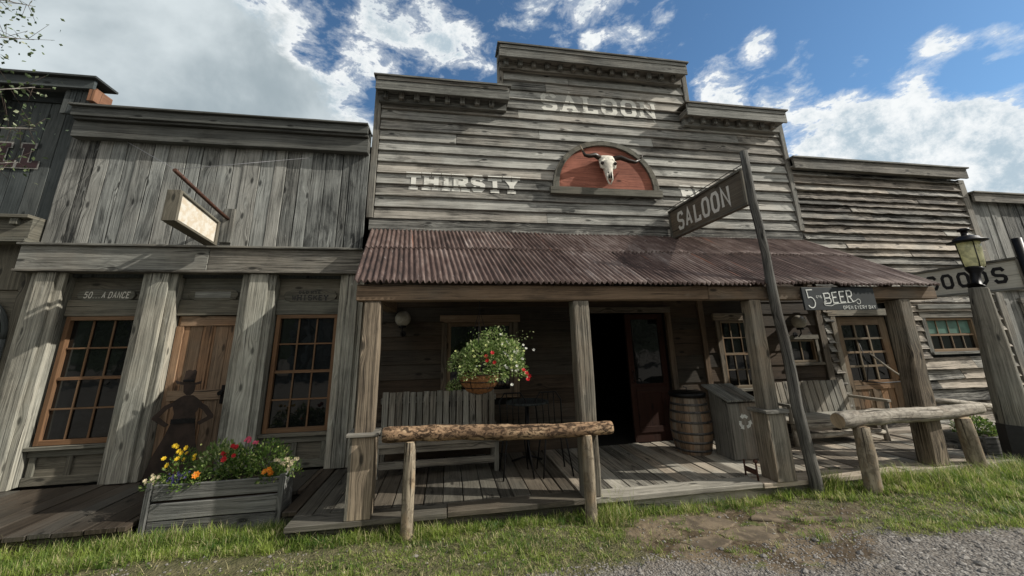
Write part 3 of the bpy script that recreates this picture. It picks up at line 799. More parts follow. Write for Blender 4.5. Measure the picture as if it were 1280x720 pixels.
# wall below the porch
lw = MB()
def hboards(mb, x0, x1, z0, z1, y, p, jit=.003, T=(.028, .010), holes=()):
    z = z0
    while z < z1-.02:
        h = min(p*rnd.uniform(.92, 1.08), z1-z)
        segs = [(x0, x1)]
        for (a, b_, c, d) in holes:
            if z+h > c+.01 and z < d-.01:
                ns = []
                for s0, s1 in segs:
                    if b_ <= s0 or a >= s1: ns.append((s0, s1)); continue
                    if a > s0: ns.append((s0, a))
                    if b_ < s1: ns.append((b_, s1))
                segs = ns
        for s0, s1 in segs:
            if s1-s0 > .03: mb.plank((s0, y, z), (1, 0, 0), (0, 0, 1), (0, -1, 0), s1-s0, h+.006, T, jit=jit, seg=max(2, int((s1-s0)/.35)))
        z += h
WIN_P = (-.02, .92, .90, 1.88)
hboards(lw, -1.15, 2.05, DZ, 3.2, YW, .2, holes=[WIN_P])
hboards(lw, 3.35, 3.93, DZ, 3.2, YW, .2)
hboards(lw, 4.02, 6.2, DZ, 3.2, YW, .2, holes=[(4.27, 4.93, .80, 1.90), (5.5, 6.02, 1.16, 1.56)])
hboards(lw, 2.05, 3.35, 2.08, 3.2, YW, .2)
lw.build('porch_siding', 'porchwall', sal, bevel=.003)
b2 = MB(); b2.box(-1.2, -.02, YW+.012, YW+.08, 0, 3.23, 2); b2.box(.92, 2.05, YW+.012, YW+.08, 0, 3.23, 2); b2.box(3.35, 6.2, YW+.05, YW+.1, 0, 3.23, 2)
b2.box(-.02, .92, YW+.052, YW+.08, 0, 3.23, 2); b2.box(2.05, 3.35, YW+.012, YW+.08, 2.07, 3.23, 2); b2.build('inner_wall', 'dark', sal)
pieces('corner_post', 'beam', sal, [(x, x+w, YW-.06, YW-.001, DZ, 3.0 if w < .1 else 2.3, 2) for x, w in ((3.93, .09), (6.1, .12))], .006)
b3 = MB()
for x, w in ((1.96, .09), (3.36, .08)): b3.box(x, x+w, YW-.06, YW-.001, DZ, 2.0, 2, jit=.004)
b3.box(1.96, 3.44, YW-.062, YW-.0, 2.0, 2.09, 0)
b3.build('door_frame', 'beam', sal, bevel=.006)
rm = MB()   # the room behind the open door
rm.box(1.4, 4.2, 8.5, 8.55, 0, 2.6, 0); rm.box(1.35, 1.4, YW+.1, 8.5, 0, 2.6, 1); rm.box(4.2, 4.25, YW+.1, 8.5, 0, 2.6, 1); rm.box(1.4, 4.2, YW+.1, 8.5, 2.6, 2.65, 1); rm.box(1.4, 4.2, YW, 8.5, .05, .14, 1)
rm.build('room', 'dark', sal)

def window(par, x0, x1, z0, z1, y, cols, rows, fm='frame', mm='frame', cas=.05, depth=.05, name='window', split=True, casing=None, sill=True, blind=False, mw=.016, case_w=.08):
    """double-hung window: casing, sashes with muntins, panes; y is the wall face"""
    if casing:
        c = MB()
        c.box(x0-case_w, x0-.002, y-.045, y-.002, z0-.02, z1+.002, 2, jit=.002); c.box(x1+.002, x1+case_w, y-.045, y-.002, z0-.02, z1+.002, 2, jit=.002)
        c.box(x0-case_w-.03, x1+case_w+.03, y-.05, y-.003, z1+.004, z1+.004+case_w*1.3, 0, jit=.002)
        cs = c.build('window_casing', casing, par, bevel=.003)
    f = MB()
    f.box(x0, x0+cas, y-.02, y+.05, z0, z1, 2); f.box(x1-cas, x1, y-.02, y+.05, z0, z1, 2)
    f.box(x0+cas, x1-cas, y-.018, y+.048, z1-cas, z1, 0); f.box(x0+cas, x1-cas, y-.018, y+.048, z0, z0+cas*1.1, 0)
    w = f.build(name, fm, par, bevel=.002)
    a, b_, c_, d = x0+cas, x1-cas, z0+cas*1.1, z1-cas
    zm = (c_+d)/2 if split else None
    parts = [(c_, zm-.012, y+.012), (zm+.012, d, y+.024)] if split else [(c_, d, y+.015)]
    for i, (za, zb, yy) in enumerate(parts):
        s_ = MB(); r = rows[i]
        if split: s_.box(a, b_, yy-.012, yy+.012, (zb-.01 if i == 0 else za-.022), (zb+.012 if i == 0 else za), 0)
        for k in range(1, cols):
            x = a+(b_-a)*k/cols; s_.box(x-mw/2, x+mw/2, yy-.006, yy+.006, za, zb, 2)
        for k in range(1, r):
            z = za+(zb-za)*k/r; s_.box(a, b_, yy-.007, yy+.007, z-mw/2, z+mw/2, 0)
        if s_.v: s_.build('sash', mm, w)
        g_ = MB(); g_.box(a, b_, yy+.013, yy+.017, za, zb, 0); g_.build('pane', 'glass', w)
        if blind and i == 1:
            g_ = MB(); g_.box(a+.005, b_-.005, yy+.008, yy+.0125, za+.005, zb-.005, 0); g_.build('blind', 'curtain', w)
    if sill:
        q = MB(); q.box(x0-.07, x1+.07, y-.075, y-.001, z0-.045, z0-.003, 0, jit=.002); q.build('sill', casing or fm, w, bevel=.003)
    return w
window(sal, *WIN_P[:2], *WIN_P[2:], YW, 2, (1, 1), 'beam', 'beam', casing='beam')
window(sal, 4.30, 4.90, .83, 1.86, YW, 3, (2, 2), 'muntin', 'muntin', casing='post', cas=.035, case_w=.09)
window(sal, 5.52, 6.0, 1.18, 1.54, YW, 2, (1,), 'muntin', 'muntin', split=False, casing='post', cas=.03, case_w=.05)
# double door: right leaf closed, left leaf open inwards
dr = MB()
dr.box(2.70, 3.33, YW+.02, YW+.06, DZ, .95, 2); dr.box(2.70, 2.79, YW+.018, YW+.062, .95, 1.98, 2); dr.box(3.24, 3.33, YW+.018, YW+.062, .95, 1.98, 2)
dr.box(2.79, 3.24, YW+.018, YW+.062, 1.90, 1.98, 0)
dr.box(2.78, 3.25, YW+.005, YW+.018, .28, .36, 0); dr.box(2.78, 3.25, YW+.005, YW+.018, .82, .90, 0); dr.box(2.78, 2.85, YW+.006, YW+.019, .36, .82, 2); dr.box(3.18, 3.25, YW+.006, YW+.019, .36, .82, 2)
d1 = dr.build('door', 'reddoor', sal, bevel=.003)
q = MB(); q.box(2.79, 3.24, YW+.036, YW+.042, .95, 1.90, 2); q.build('pane', 'glass', d1)
q = MB(); q.tube([(2.745, YW+.01, .98), (2.745, YW-.035, 1.0), (2.745, YW-.035, 1.12), (2.745, YW+.01, 1.14)], .008, 6); q.build('handle', 'iron', d1)
dr = MB(); dr.box(2.06, 2.10, YW+.10, YW+.72, DZ, 1.98, 2); d2 = dr.build('door', 'reddoor', sal, bevel=.003)
q = MB(); q.tube([(2.12, YW+.62, .98), (2.15, YW+.62, 1.0), (2.15, YW+.62, 1.12), (2.12, YW+.62, 1.14)], .008, 6); q.build('handle', 'iron', d2)
# body of the saloon behind the false front
bd = MB(); bd.box(-1.18, -1.10, 5.71, 12, 0, 5.1, 1); bd.box(6.10, 6.18, 5.71, 12, 0, 4.9, 1); bd.box(-1.1, 6.1, 11.9, 12, 0, 4.9, 0); bd.build('side_wall', 'siding', sal)
bd = MB(); bd.poly([(-1.2, 5.71, 4.9), (2.5, 5.71, 5.6), (6.2, 5.71, 4.9), (6.2, 5.71, 4.8), (-1.2, 5.71, 4.8)], (0, 1, 0), 6.3); bd.build('main_roof', 'roofing', sal)

# ------------------------------------------------------------------ left building (dance hall)
LB = thing('dance_hall_building', 'left grey building with vertical boards above three pilastered bays', 'building', (-3.1, 5.4, 0))
YL = 5.5
mb = MB(); x = -5.10
while x < -1.24:
    w = min(rnd.choice((.12, .15, .17, .18, .2, .22))*rnd.uniform(.9, 1.1), -1.24-x)
    if -1.24-x-w < .06: w = -1.24-x
    mb.plank((x+.004, YL-rnd.uniform(0, .004), 2.9), (0, 0, 1), (1, 0, 0), (0, -1, 0), 1.52, w-.009, rnd.uniform(.02, .032), seg=7, jit=.003)
    x += w
mb.build('vertical_siding', 'leftboard', LB, bevel=.003)
mb = MB(); mb.box(-5.1, -1.26, YL+.003, YL+.08, 2.5, 4.8, 2); mb.build('backing_wall', 'darkboard', LB)
mb = MB(); mb.box(-5.02, -1.25, 5.36, YL-.001, 4.37, 4.60, 0, jit=.004); mb.box(-5.0, -1.25, 5.31, YL-.002, 4.603, 4.64, 0, jit=.002)
mb.box(-5.02, -1.25, 5.28, 5.32, 4.642, 4.77, 0, jit=.003); mb.box(-5.04, -1.25, 5.24, 5.6, 4.772, 4.80, 0, jit=.003)
mb.build('cornice', 'cornicedark', LB, bevel=.004)
mb = MB(); mb.box(-5.16, -3.1, 5.34, YL-.001, 2.57, 2.865, 0, jit=.003); mb.box(-3.096, -1.2, 5.343, YL-.001, 2.57, 2.865, 0, jit=.003)
mb.box(-5.18, -1.2, 5.30, YL-.002, 2.867, 2.895, 0, jit=.003); mb.box(-5.16, -1.2, 5.31, YL-.003, 2.54, 2.568, 0)
mb.build('fascia', 'trim', LB, bevel=.004)
YB = 5.56     # recessed bay wall
def pilaster(x0, x1):
    mb = MB(); w = x1-x0
    mb.box(x0+w*.26, x1-w*.20, 5.36, 5.40, .16, 2.538, 2, jit=.002)
    mb.box(x0, x1, 5.402, 5.45, .15, 2.538, 2, jit=.002)
    mb.box(x0+.01, x1-.01, 5.451, YB+.02, .15, 2.538, 2)
    mb.build('pilaster', 'pil', LB, bevel=.004)
for a, b_ in ((-5.02, -4.67), (-3.83, -3.44), (-2.69, -2.28), (-1.47, -1.16)): pilaster(a, b_)
def transom(x0, x1, base):
    mb = MB()
    mb.box(x0, x1, YB-.015, YB+.02, 2.22, 2.538, 0, jit=.002); mb.box(x0, x1, YB-.045, YB+.018, 2.015, 2.216, 0, jit=.002)
    mb.build('transom_panel', 'panel', LB, bevel=.003)
    if base:
        mb = MB(); mb.box(x0, x1, YB-.004, YB+.02, .15, .52, 0)
        mb.box(x0, x1, YB-.035, YB-.005, .15, .24, 0); mb.box(x0, x1, YB-.035, YB-.005, .44, .515, 0)
        for xx in (x0+.03, (x0+x1)/2-.03, x1-.09): mb.box(xx, xx+.06, YB-.034, YB-.006, .24, .44, 2)
        mb.box(x0-.01, x1+.01, YB-.09, YB-.0, .52, .555, 0, jit=.002)
        mb.build('wainscot', 'panel', LB, bevel=.003)
transom(-4.67, -3.83, True); transom(-3.44, -2.69, False); transom(-2.28, -1.47, True)
window(LB, -4.64, -3.86, .56, 2.012, YB-.02, 3, (2, 2), casing=None, sill=False, cas=.048, mw=.018)
window(LB, -2.26, -1.49, .56, 2.012, YB-.02, 3, (2, 2), casing=None, sill=False, cas=.048, mw=.018)
mb = MB(); x = -3.44
for k in range(5): mb.box(x+.002, x+.148, YB+.01, YB+.035, .16, 2.012, 2); x += .15
for (z0, z1) in ((1.88, 2.01), (.98, 1.10), (.17, .34)): mb.box(-3.40, -2.73, YB-.012, YB+.009, z0, z1, 0)
mb.box(-3.41, -3.31, YB-.013, YB+.009, .342, 1.878, 2) if 0 else None
for xx in (-3.44, -3.10, -2.775): mb.box(xx, xx+.085, YB-.010, YB+.0095, .345, 1.878, 2)
ld = mb.build('door', 'door', LB, bevel=.003)
q = MB(); q.box(-2.80, -2.765, YB-.02, YB-.011, .93, 1.15, 2); q.tube([(-2.782, YB-.02, 1.06), (-2.782, YB-.06, 1.06)], .012, 8); q.tube([(-2.782, YB-.06, 1.06), (-2.782, YB-.085, 1.06)], .028, 10); q.build('handle', 'iron', ld)
q = MB(); q.box(-3.45, -2.68, YB-.02, YB+.04, .12, .158, 0); q.build('threshold', 'panel', ld)
mb = MB(); mb.box(-5.08, -5.0, 5.58, 12, 0, 4.5, 1); mb.box(-5.0, -1.3, 11.9, 12, 0, 4.5, 0); mb.build('side_wall', 'leftboard', LB)
mb = MB(); mb.box(-5.08, -1.25, 5.61, 12, 4.5, 4.6, 1); mb.build('main_roof', 'roofing', LB)
mb = MB(); mb.box(-5.0, -1.2, YB+.045, YB+.09, 0, 2.9, 2); mb.build('inner_wall', 'dark', LB)

# ------------------------------------------------------------------ far left building
FL = thing('hotel_building', 'dark blue-grey boarded building at far left with dark red letters', 'building', (-6.5, 5.5, 0))
mb = MB(); x = -8.6
while x < -5.14:
    w = rnd.choice((.14, .17, .2)); w = min(w, -5.12-x)
    mb.plank((x+.003, YL+.06, 3.24), (0, 0, 1), (1, 0, 0), (0, -1, 0), 1.70, w-.007, rnd.uniform(.03, .05), seg=6, jit=.003); x += w
mb.box(-8.6, -5.12, YL+.062, YL+.12, 0, 5.2, 2)
mb.build('vertical_siding', 'darkboard', FL, bevel=.003)
mb = MB(); mb.box(-8.6, -4.86, 5.30, 5.34, 5.06, 5.20, 0, jit=.003); mb.box(-8.6, -4.82, 5.25, 5.62, 5.203, 5.235, 0); mb.box(-8.6, -4.9, 5.341, 5.6, 5.10, 5.13, 0)
x = -5.22
for k in range(5): mb.box(x+.003, x+.064, 5.36, 5.40, 4.70, 5.098, 2); x += .067
mb.box(-5.94, -5.225, 5.50, 5.55, 4.93, 5.098, 0)
mb.box(-6.2, -5.95, 5.36, 5.40, 4.70, 5.098, 2)
mb.build('cornice', 'darkboard', FL, bevel=.003)
mb = MB(); mb.box(-4.885, -4.85, 5.345, 5.60, 4.62, 5.098, 1); mb.box(-4.90, -4.82, 5.30, 5.42, 4.88, 5.055, 2)
mb.build('cornice_end', 'sunlitend', FL, bevel=.003)
mb = MB(); mb.box(-8.6, -5.125, 5.28, YL+.05, 3.20, 3.24, 0); mb.box(-8.6, -5.125, 5.35, YL+.05, 2.95, 3.198, 0, jit=.003); mb.box(-8.6, -5.11, 5.30, YL+.05, 2.90, 2.948, 0)
for x in (-5.32, -5.65, -5.98, -6.3): mb.box(x, x+.08, 5.30, 5.348, 3.12, 3.197, 2)
mb.build('ledge', 'panel', FL, bevel=.003)
mb = MB(); mb.box(-8.6, -5.62, YL, YL+.06, .0, 2.9, 2); mb.box(-5.20, -5.04, YL, YL+.06, .0, 2.9, 2, jit=.002); mb.box(-5.62, -5.2, YL+.001, YL+.059, 2.34, 2.9, 2, jit=.002)
# arch spandrel
pts = [(-5.62, YL+.03, 2.34), (-5.2, YL+.03, 2.34), (-5.2, YL+.03, 1.75)]+[(-5.65+.45*math.cos(R(a)), YL+.03, 1.75+.52*math.sin(R(a))) for a in range(0, 95, 15)]
mb.poly(pts, (0, 1, 0), .028)
mb.build('lower_wall', 'panel', FL)
mb = MB()
mb.tube([(-5.65+.455*math.cos(R(a)), YL-.01, 1.75+.525*math.sin(R(a))) for a in range(0, 185, 10)], .03, 6)
mb.tube([(-5.195, YL-.01, .2), (-5.195, YL-.01, 1.75)], .03, 6)
aw = mb.build('arched_window', 'darkboard', FL)
mb = MB(); mb.box(-6.1, -5.2, YL+.035, YL+.05, .15, 2.3, 2); mb.build('pane', 'glass', aw)
for j, (mt, sw, off, dy) in enumerate((('paleline', .115, 0, 0), ('darkred', .075, .0, -.004))):
    polys, L_ = text_polys('LL', .34, .22, .075, .045, .06)
    if j == 0:
        polys, L_ = text_polys('LL', .375, .25, .10, .015, .085)
    x0_ = -5.90 if j else -5.915; z0_ = 3.95 if j else 3.935
    text_mesh('painted_lettering', polys, lambda s_, t_, l, x0_=x0_, z0_=z0_, dy=dy: V((x0_+s_, YL+.008+dy-.0004*l, z0_+t_)), mt, FL)

# ------------------------------------------------------------------ right building
RB = thing('log_sided_building', 'right building clad in rough waney slabs with a glazed brown door', 'building', (8.3, 5.6, 0))
sb = MB()
def slabs(mb, x0, x1, z0, z1, y, p, holes=()):
    z = z0
    while z < z1-.03:
        h = min(p*rnd.uniform(.75, 1.25), z1-z)
        segs = [(x0, x1)]
        for (a, b_, c, d) in holes:
            if z+h > c+.01 and z < d-.01:
                ns = []
                for s0, s1 in segs:
                    if b_ <= s0 or a >= s1: ns.append((s0, s1)); continue
                    if a > s0: ns.append((s0, a))
                    if b_ < s1: ns.append((b_, s1))
                segs = ns
        for s0, s1 in segs:
            cuts = [s0, s1]
            if s1-s0 > 2 and rnd.random() < .8: cuts.insert(1, rnd.uniform(s0+.6, s1-.6))
            for a, b_ in zip(cuts[:-1], cuts[1:]):
                if b_-a > .03: mb.plank((a+.002, y, z), (1, 0, 0), (0, 0, 1), (0, -1, 0), b_-a-.004, h+.012, (rnd.uniform(.055, .085), .010), seg=max(2, int((b_-a)/.07)), jit=rnd.choice((.003, .005, .008)))
        z += h
slabs(sb, 6.24, 10.22, 2.28, 4.60, YW, .145)
slabs(sb, 6.24, 10.10, .15, 2.28, YW, .155, holes=[(6.42, 7.62, 0, 2.0), (8.26, 9.54, 1.2, 1.95)])
sb.build('slab_siding', 'slab', RB, bevel=.004)
mb = MB(); mb.box(6.22, 10.2, YW+.07, YW+.14, 0, 4.8, 2); mb.build('backing_wall', 'darkboard', RB)
mb = MB(); mb.box(6.22, 10.26, 5.43, 5.47, 4.60, 4.80, 0, jit=.003); mb.box(6.20, 10.3, 5.40, 5.75, 4.803, 4.835, 0, jit=.003); mb.box(6.22, 10.2, 5.471, 5.6, 4.63, 4.66, 0); mb.build('cornice', 'trim', RB, bevel=.004)
mb = MB(); mb.plank((10.12, 5.60, .15), (0, 0, 1), (1, 0, 0), (0, -1, 0), 4.45, .15, .075, jit=.002); mb.build('corner_trim', 'trim', RB, bevel=.004)
mb = MB()
mb.plank((6.36, YW-.005, .15), (0, 0, 1), (1, 0, 0), (0, -1, 0), 1.76, .10, .065, jit=.003); mb.plank((7.56, YW-.005, .15), (0, 0, 1), (1, 0, 0), (0, -1, 0), 1.76, .10, .065, jit=.003)
mb.box(6.32, 7.70, YW-.075, YW-.005, 1.915, 2.03, 0, jit=.003); mb.build('door_casing', 'post', RB, bevel=.004)
mb = MB()
dx0, dx1 = 6.47, 7.55
mb.box(dx0, dx0+.15, YW, YW+.045, .2, 1.90, 2); mb.box(dx1-.15, dx1, YW, YW+.045, .2, 1.90, 2)
mb.box(dx0+.15, dx1-.15, YW+.001, YW+.044, 1.76, 1.90, 0); mb.box(dx0+.15, dx1-.15, YW+.001, YW+.044, .72, .86, 0); mb.box(dx0+.15, dx1-.15, YW+.001, YW+.044, .2, .32, 0)
mb.box((dx0+dx1)/2-.05, (dx0+dx1)/2+.05, YW+.002, YW+.043, .32, .72, 2)
for k in range(6): mb.box(dx0+.15+.13*k, dx0+.15+.13*k+.127, YW+.018, YW+.03, .32, .72, 2)
dd = mb.build('door', 'doorpale', RB, bevel=.003)
mb = MB(); a, b_ = dx0+.15, dx1-.15
for k in (1, 2): x = a+(b_-a)*k/3; mb.box(x-.016, x+.016, YW-.002, YW+.02, .86, 1.76, 2)
for k in (1, 2, 3): z = .86+.9*k/4; mb.box(a, b_, YW-.0015, YW+.019, z-.016, z+.016, 0)
mb.build('muntins', 'muntin', dd, bevel=.002)
mb = MB(); mb.box(a, b_, YW+.026, YW+.032, .86, 1.76, 2); mb.build('pane', 'glass', dd)
mb = MB(); mb.tube([(6.72, YW-.05, .86), (6.95, YW-.16, .83), (7.42, YW-.16, .84), (7.46, YW-.05, .86)], .010, 6); mb.tube([(6.86, YW-.02, 1.52), (6.90, YW-.06, 1.1), (6.86, YW-.02, .84)], .006, 5); mb.build('handle', 'iron', dd)
mb = MB(); mb.tube([(6.98, YW-.06, 1.30), (7.2, YW-.09, 1.09), (7.44, YW-.09, .93)], [.014, .017, .014], 7); mb.build('door_bar', 'loggrey', dd)
w3 = window(RB, 8.36, 9.44, 1.28, 1.86, YW-.01, 4, (1, 1), 'muntin', 'muntin', casing='trim', cas=.04, blind=True, case_w=.09)
mb = MB(); mb.box(8.2, 9.62, YW-.10, YW-.063, 2.02, 2.10, 0, jit=.004); mb.build('window_hood', 'trim', RB, bevel=.004)
mb = MB(); mb.box(10.1, 10.2, 5.75, 12, 0, 4.6, 1); mb.box(6.25, 10.1, 11.9, 12, 0, 4.6, 0); mb.build('side_wall', 'slab', RB)
mb = MB(); mb.box(6.22, 10.2, 5.76, 12, 4.6, 4.7, 1); mb.build('main_roof', 'roofing', RB)

# ------------------------------------------------------------------ far right building
FR = thing('vertical_boarded_building', 'vertical boarded building beyond the slab-clad one at far right', 'building', (12, 5.6, 0))
mb = MB(); x = 10.30
while x < 14.5:
    w = rnd.uniform(.13, .2); mb.plank((x+.004, YW, .15), (0, 0, 1), (1, 0, 0), (0, -1, 0), 4.0, w-.008, rnd.uniform(.02, .04), seg=10, jit=.003); x += w
mb.box(10.28, 14.6, YW+.002, YW+.08, 0, 4.35, 2)
mb.build('vertical_siding', 'leftboard', FR, bevel=.003)
mb = MB(); mb.box(10.28, 14.6, 5.46, 5.5, 4.12, 4.30, 0, jit=.003); mb.box(10.27, 14.6, 5.43, 5.7, 4.303, 4.335, 0); mb.build('cornice', 'trim', FR, bevel=.003)
mb = MB(); mb.box(10.28, 14.6, 5.50, 5.559, 2.35, 2.50, 0, jit=.003); mb.build('trim_band', 'trim', FR, bevel=.003)
window(FR, 10.75, 11.7, 1.0, 2.1, YW-.042, 2, (2, 2), 'trim', 'trim', casing='trim')
mb = MB(); mb.box(14.55, 14.6, 5.7, 11, 0, 4.2, 1); mb.box(10.3, 14.6, 5.71, 11, 4.2, 4.28, 1); mb.build('side_wall', 'leftboard', FR)

# ------------------------------------------------------------------ plaque with longhorn skull
PQ = thing('half_round_plaque', 'half-round faded red plaque with a longhorn skull on the clapboard front', 'plaque', (2.55, 5.55, 4.0))
def arch(xc, zb, rx, rh, n=24): return [(xc+rx*math.cos(math.pi*i/n), zb+rh*math.sin(math.pi*i/n)**.92) for i in range(n+1)]
out_ = arch(2.55, 3.955, .94, .95); inn = arch(2.55, 4.02, .83, .80)
mb = MB(); mb.poly([(x, YW-.085, z) for x, z in arch(2.55, 3.98, .88, .88)], (0, 1, 0), .03, uvax=(1, 0, 0)); mb.build('red_board', 'plaquered', PQ)
mb = MB()
for i in range(24):
    (a, b_), (c, d), (e, f), (g_, h) = out_[i], out_[i+1], inn[i+1], inn[i]
    mb.poly([(a, YW-.125, b_), (c, YW-.125, d), (e, YW-.125, f), (g_, YW-.125, h)], (0, 1, 0), .06, tone=(.4+.2*(i//6 % 2), .5, .5), uvax=((c-a), 0, (d-b_)) if 0 else None)
mb.box(1.57, 3.53, YW-.13, YW-.055, 3.91, 4.03, 0, jit=.003)
mb.build('frame', 'panel', PQ, bevel=.003)
# skull: lofted sections along its length
def loft(mb, secs, n=16, mi=0):
    b = len(mb.v); tone = (.5, .5, .5)
    for (cx, cy, cz, rx, ry) in secs:
        for k in range(n):
            th = 2*math.pi*k/n; mb.v.append(V((cx+rx*math.cos(th), cy+ry*math.sin(th), cz)))
    for i in range(len(secs)-1):
        for k in range(n):
            a = b+i*n+k; c = b+i*n+(k+1) % n
            mb.face((a, c, c+n, a+n), [(0, 0), (.1, 0), (.1, .1), (0, .1)], tone, mi, True)
    for base in (b, b+(len(secs)-1)*n): mb.face(tuple(base+k for k in range(n)), [(0, 0)]*n, tone, mi)
ys = 5.44
mb = MB()
loft(mb, [(2.55, ys+.03, 4.60, .09, .03), (2.55, ys, 4.585, .135, .055), (2.55, ys-.01, 4.53, .15, .075), (2.55, ys-.02, 4.46, .135, .085), (2.55, ys-.03, 4.41, .125, .08),
          (2.55, ys-.035, 4.35, .085, .065), (2.55, ys-.045, 4.28, .07, .055), (2.55, ys-.05, 4.22, .062, .045), (2.55, ys-.05, 4.17, .05, .03), (2.55, ys-.045, 4.155, .03, .02)])
for sx in (-1, 1):   # brow ridges and nasal bones
    mb.tube([(2.55+sx*.06, ys-.075, 4.50), (2.55+sx*.13, ys-.05, 4.455), (2.55+sx*.115, ys-.045, 4.37), (2.55+sx*.07, ys-.06, 4.33)], [.018, .026, .024, .012], 8)
    mb.tube([(2.55+sx*.035, ys-.085, 4.24), (2.55+sx*.045, ys-.07, 4.14), (2.55+sx*.012, ys-.06, 4.06)], [.018, .014, .011], 8)
sk = mb.build('steer_skull', 'bone', PQ)
mb = MB()
for sx in (-1, 1):
    mb.tube([(2.55+sx*.112, ys-.085, 4.425), (2.55+sx*.112, ys-.105, 4.42)], [.030, .022], 10)
    mb.tube([(2.55+sx*.022, ys-.088, 4.27), (2.55+sx*.018, ys-.098, 4.16)], [.010, .014], 8)
mb.build('eye_socket', 'socket', sk)
for sx, path in ((-1, [(-.12, -.01, 4.555), (-.22, -.05, 4.58), (-.33, -.07, 4.545), (-.40, -.08, 4.55), (-.435, -.07, 4.63), (-.46, -.05, 4.75)]), (1, [(.12, -.01, 4.555), (.24, -.05, 4.56), (.36, -.07, 4.50), (.47, -.08, 4.475), (.57, -.07, 4.53), (.66, -.05, 4.66)])):
    mb = MB(); mb.tube([(2.55+a, ys+b_, c) for a, b_, c in path[:-1]], [.045, .042, .036, .028, .018], 10); mb.tube([(2.55+a, ys+b_, c) for a, b_, c in path[-2:]], [.018, .004], 10, mi=1)
    mb.build('horn', ['horn', 'horntip' if sx < 0 else 'horn'], sk)

# ------------------------------------------------------------------ saloon sign on its pole
mb = MB(); pts = [(3.745+.0*i-.010*i+.012*math.sin(i*1.7), 3.80, -.15+.0+i*(4.03/12)) for i in range(13)]
mb.tube(pts, [.062, .060, .058, .056, .055, .053, .052, .050, .049, .048, .047, .046, .046], 12, .07)
pole = mb.build('sign_pole', 'polewood', None, loc=(3.74, 3.8, 0)); tag(pole, 'tall dark rough log pole leaning slightly, holding the dangling saloon board', 'pole')
SG = thing('saloon_sign', 'brown framed sign board reading SALOON between pole and clapboard front', 'sign', (3.65, 4.7, 3.45))
XS = 3.65; ya, yb_, za, zb = 3.87, 5.54, 3.19, 3.685
mb = MB(); mb.box(XS-.012, XS+.012, ya+.02, yb_-.02, za+.02, zb-.02, 1); mb.build('panel', 'signwood', SG)
mb = MB(); mb.box(XS-.035, XS+.035, ya, yb_, zb-.03, zb, 1, jit=.002); mb.box(XS-.035, XS+.035, ya, yb_, za, za+.03, 1, jit=.002); mb.box(XS-.034, XS+.034, ya, ya+.03, za+.031, zb-.031, 2); mb.box(XS-.034, XS+.034, yb_-.03, yb_, za+.031, zb-.031, 2)
mb.build('frame', 'panel', SG, bevel=.003)
polys, L_ = text_polys('SALOON', .30, .165, .046, .034)
# the side facing the viewer is x-: text runs from the wall end (left) towards the pole
text_mesh('painted_lettering', polys, lambda s_, t_, l: V((XS-.0145-.0003*l, 5.33-s_*(1.19/L_), 3.285+t_)), 'signwhite', SG)
polys2, _ = text_polys('SALOON', .30, .165, .046, .034)
text_mesh('painted_lettering', polys2, lambda s_, t_, l: V((XS+.0145+.0003*l, 4.14+s_*(1.19/L_), 3.285+t_)), 'signwhite', SG)
mb = MB()
for yy in (5.35, 4.6, 3.96): mb.tube([(XS, yy, zb-.001), (XS, yy, zb+.05)], .004, 5)
mb.tube([(XS, 3.80, 3.735), (XS, 5.60, 3.735)], .006, 6); mb.build('hanger_rod', 'iron', SG)

# ------------------------------------------------------------------ hanging sign left
HS = thing('box_sign', 'small white-faced box sign hanging from a rusty pipe on the left building', 'sign', (-3.0, 5.4, 3.2))
mb = MB(); mb.tube([(-3.0, 5.44, 3.30), (-3.0, 5.2, 3.335), (-3.0, 4.33, 3.50)], .022, 8); mb.build('pipe_bracket', 'rustpipe', HS)
mb = MB(); mb.box(-3.07, -2.93, 5.43, 5.468, 2.97, 3.45, 2, jit=.002); mb.build('wall_plate', 'trim', HS, bevel=.004)
mb = MB()
HX0, HX1 = -3.12, -2.98
mb.box(HX0, HX1, 4.46, 4.50, 2.96, 3.32, 2); mb.box(HX0, HX1, 5.22, 5.26, 2.88, 3.20, 2)
mb.plank((HX0, 4.501, 2.955), (0, .72, -.075), (1, 0, 0), (0, .075, .72), .722, HX1-HX0, .03); mb.plank((HX0, 4.501, 3.29), (0, .72, -.115), (1, 0, 0), (0, .115, .72), .722, HX1-HX0, .03)
mb.build('box_frame', 'panel', HS, bevel=.003)
mb = MB(); mb.poly([(HX1-.035, 4.502, 2.985), (HX1-.035, 5.219, 2.91), (HX1-.035, 5.219, 3.175), (HX1-.035, 4.502, 3.287)], (1, 0, 0), .012)
mb.poly([(HX0+.025, 4.502, 2.985), (HX0+.025, 5.219, 2.91), (HX0+.025, 5.219, 3.175), (HX0+.025, 4.502, 3.287)], (1, 0, 0), .012)
mb.build('sign_face', 'whitesign', HS)
mb = MB(); mb.tube([(-3.03, 4.5, 3.47), (-3.03, 4.5, 3.32)], .004, 5); mb.tube([(-3.03, 5.1, 3.35), (-3.03, 5.1, 3.22)], .004, 5); mb.build('hook', 'iron', HS)
mb = MB(); mb.tube([(-3.0, 4.34, 3.51), (-4.45, 5.47, 4.39)], .003, 4); mb.tube([(-3.0, 4.34, 3.51), (-2.02, 5.47, 4.30)], .003, 4); mb.build('guy_wire', 'wire', HS)

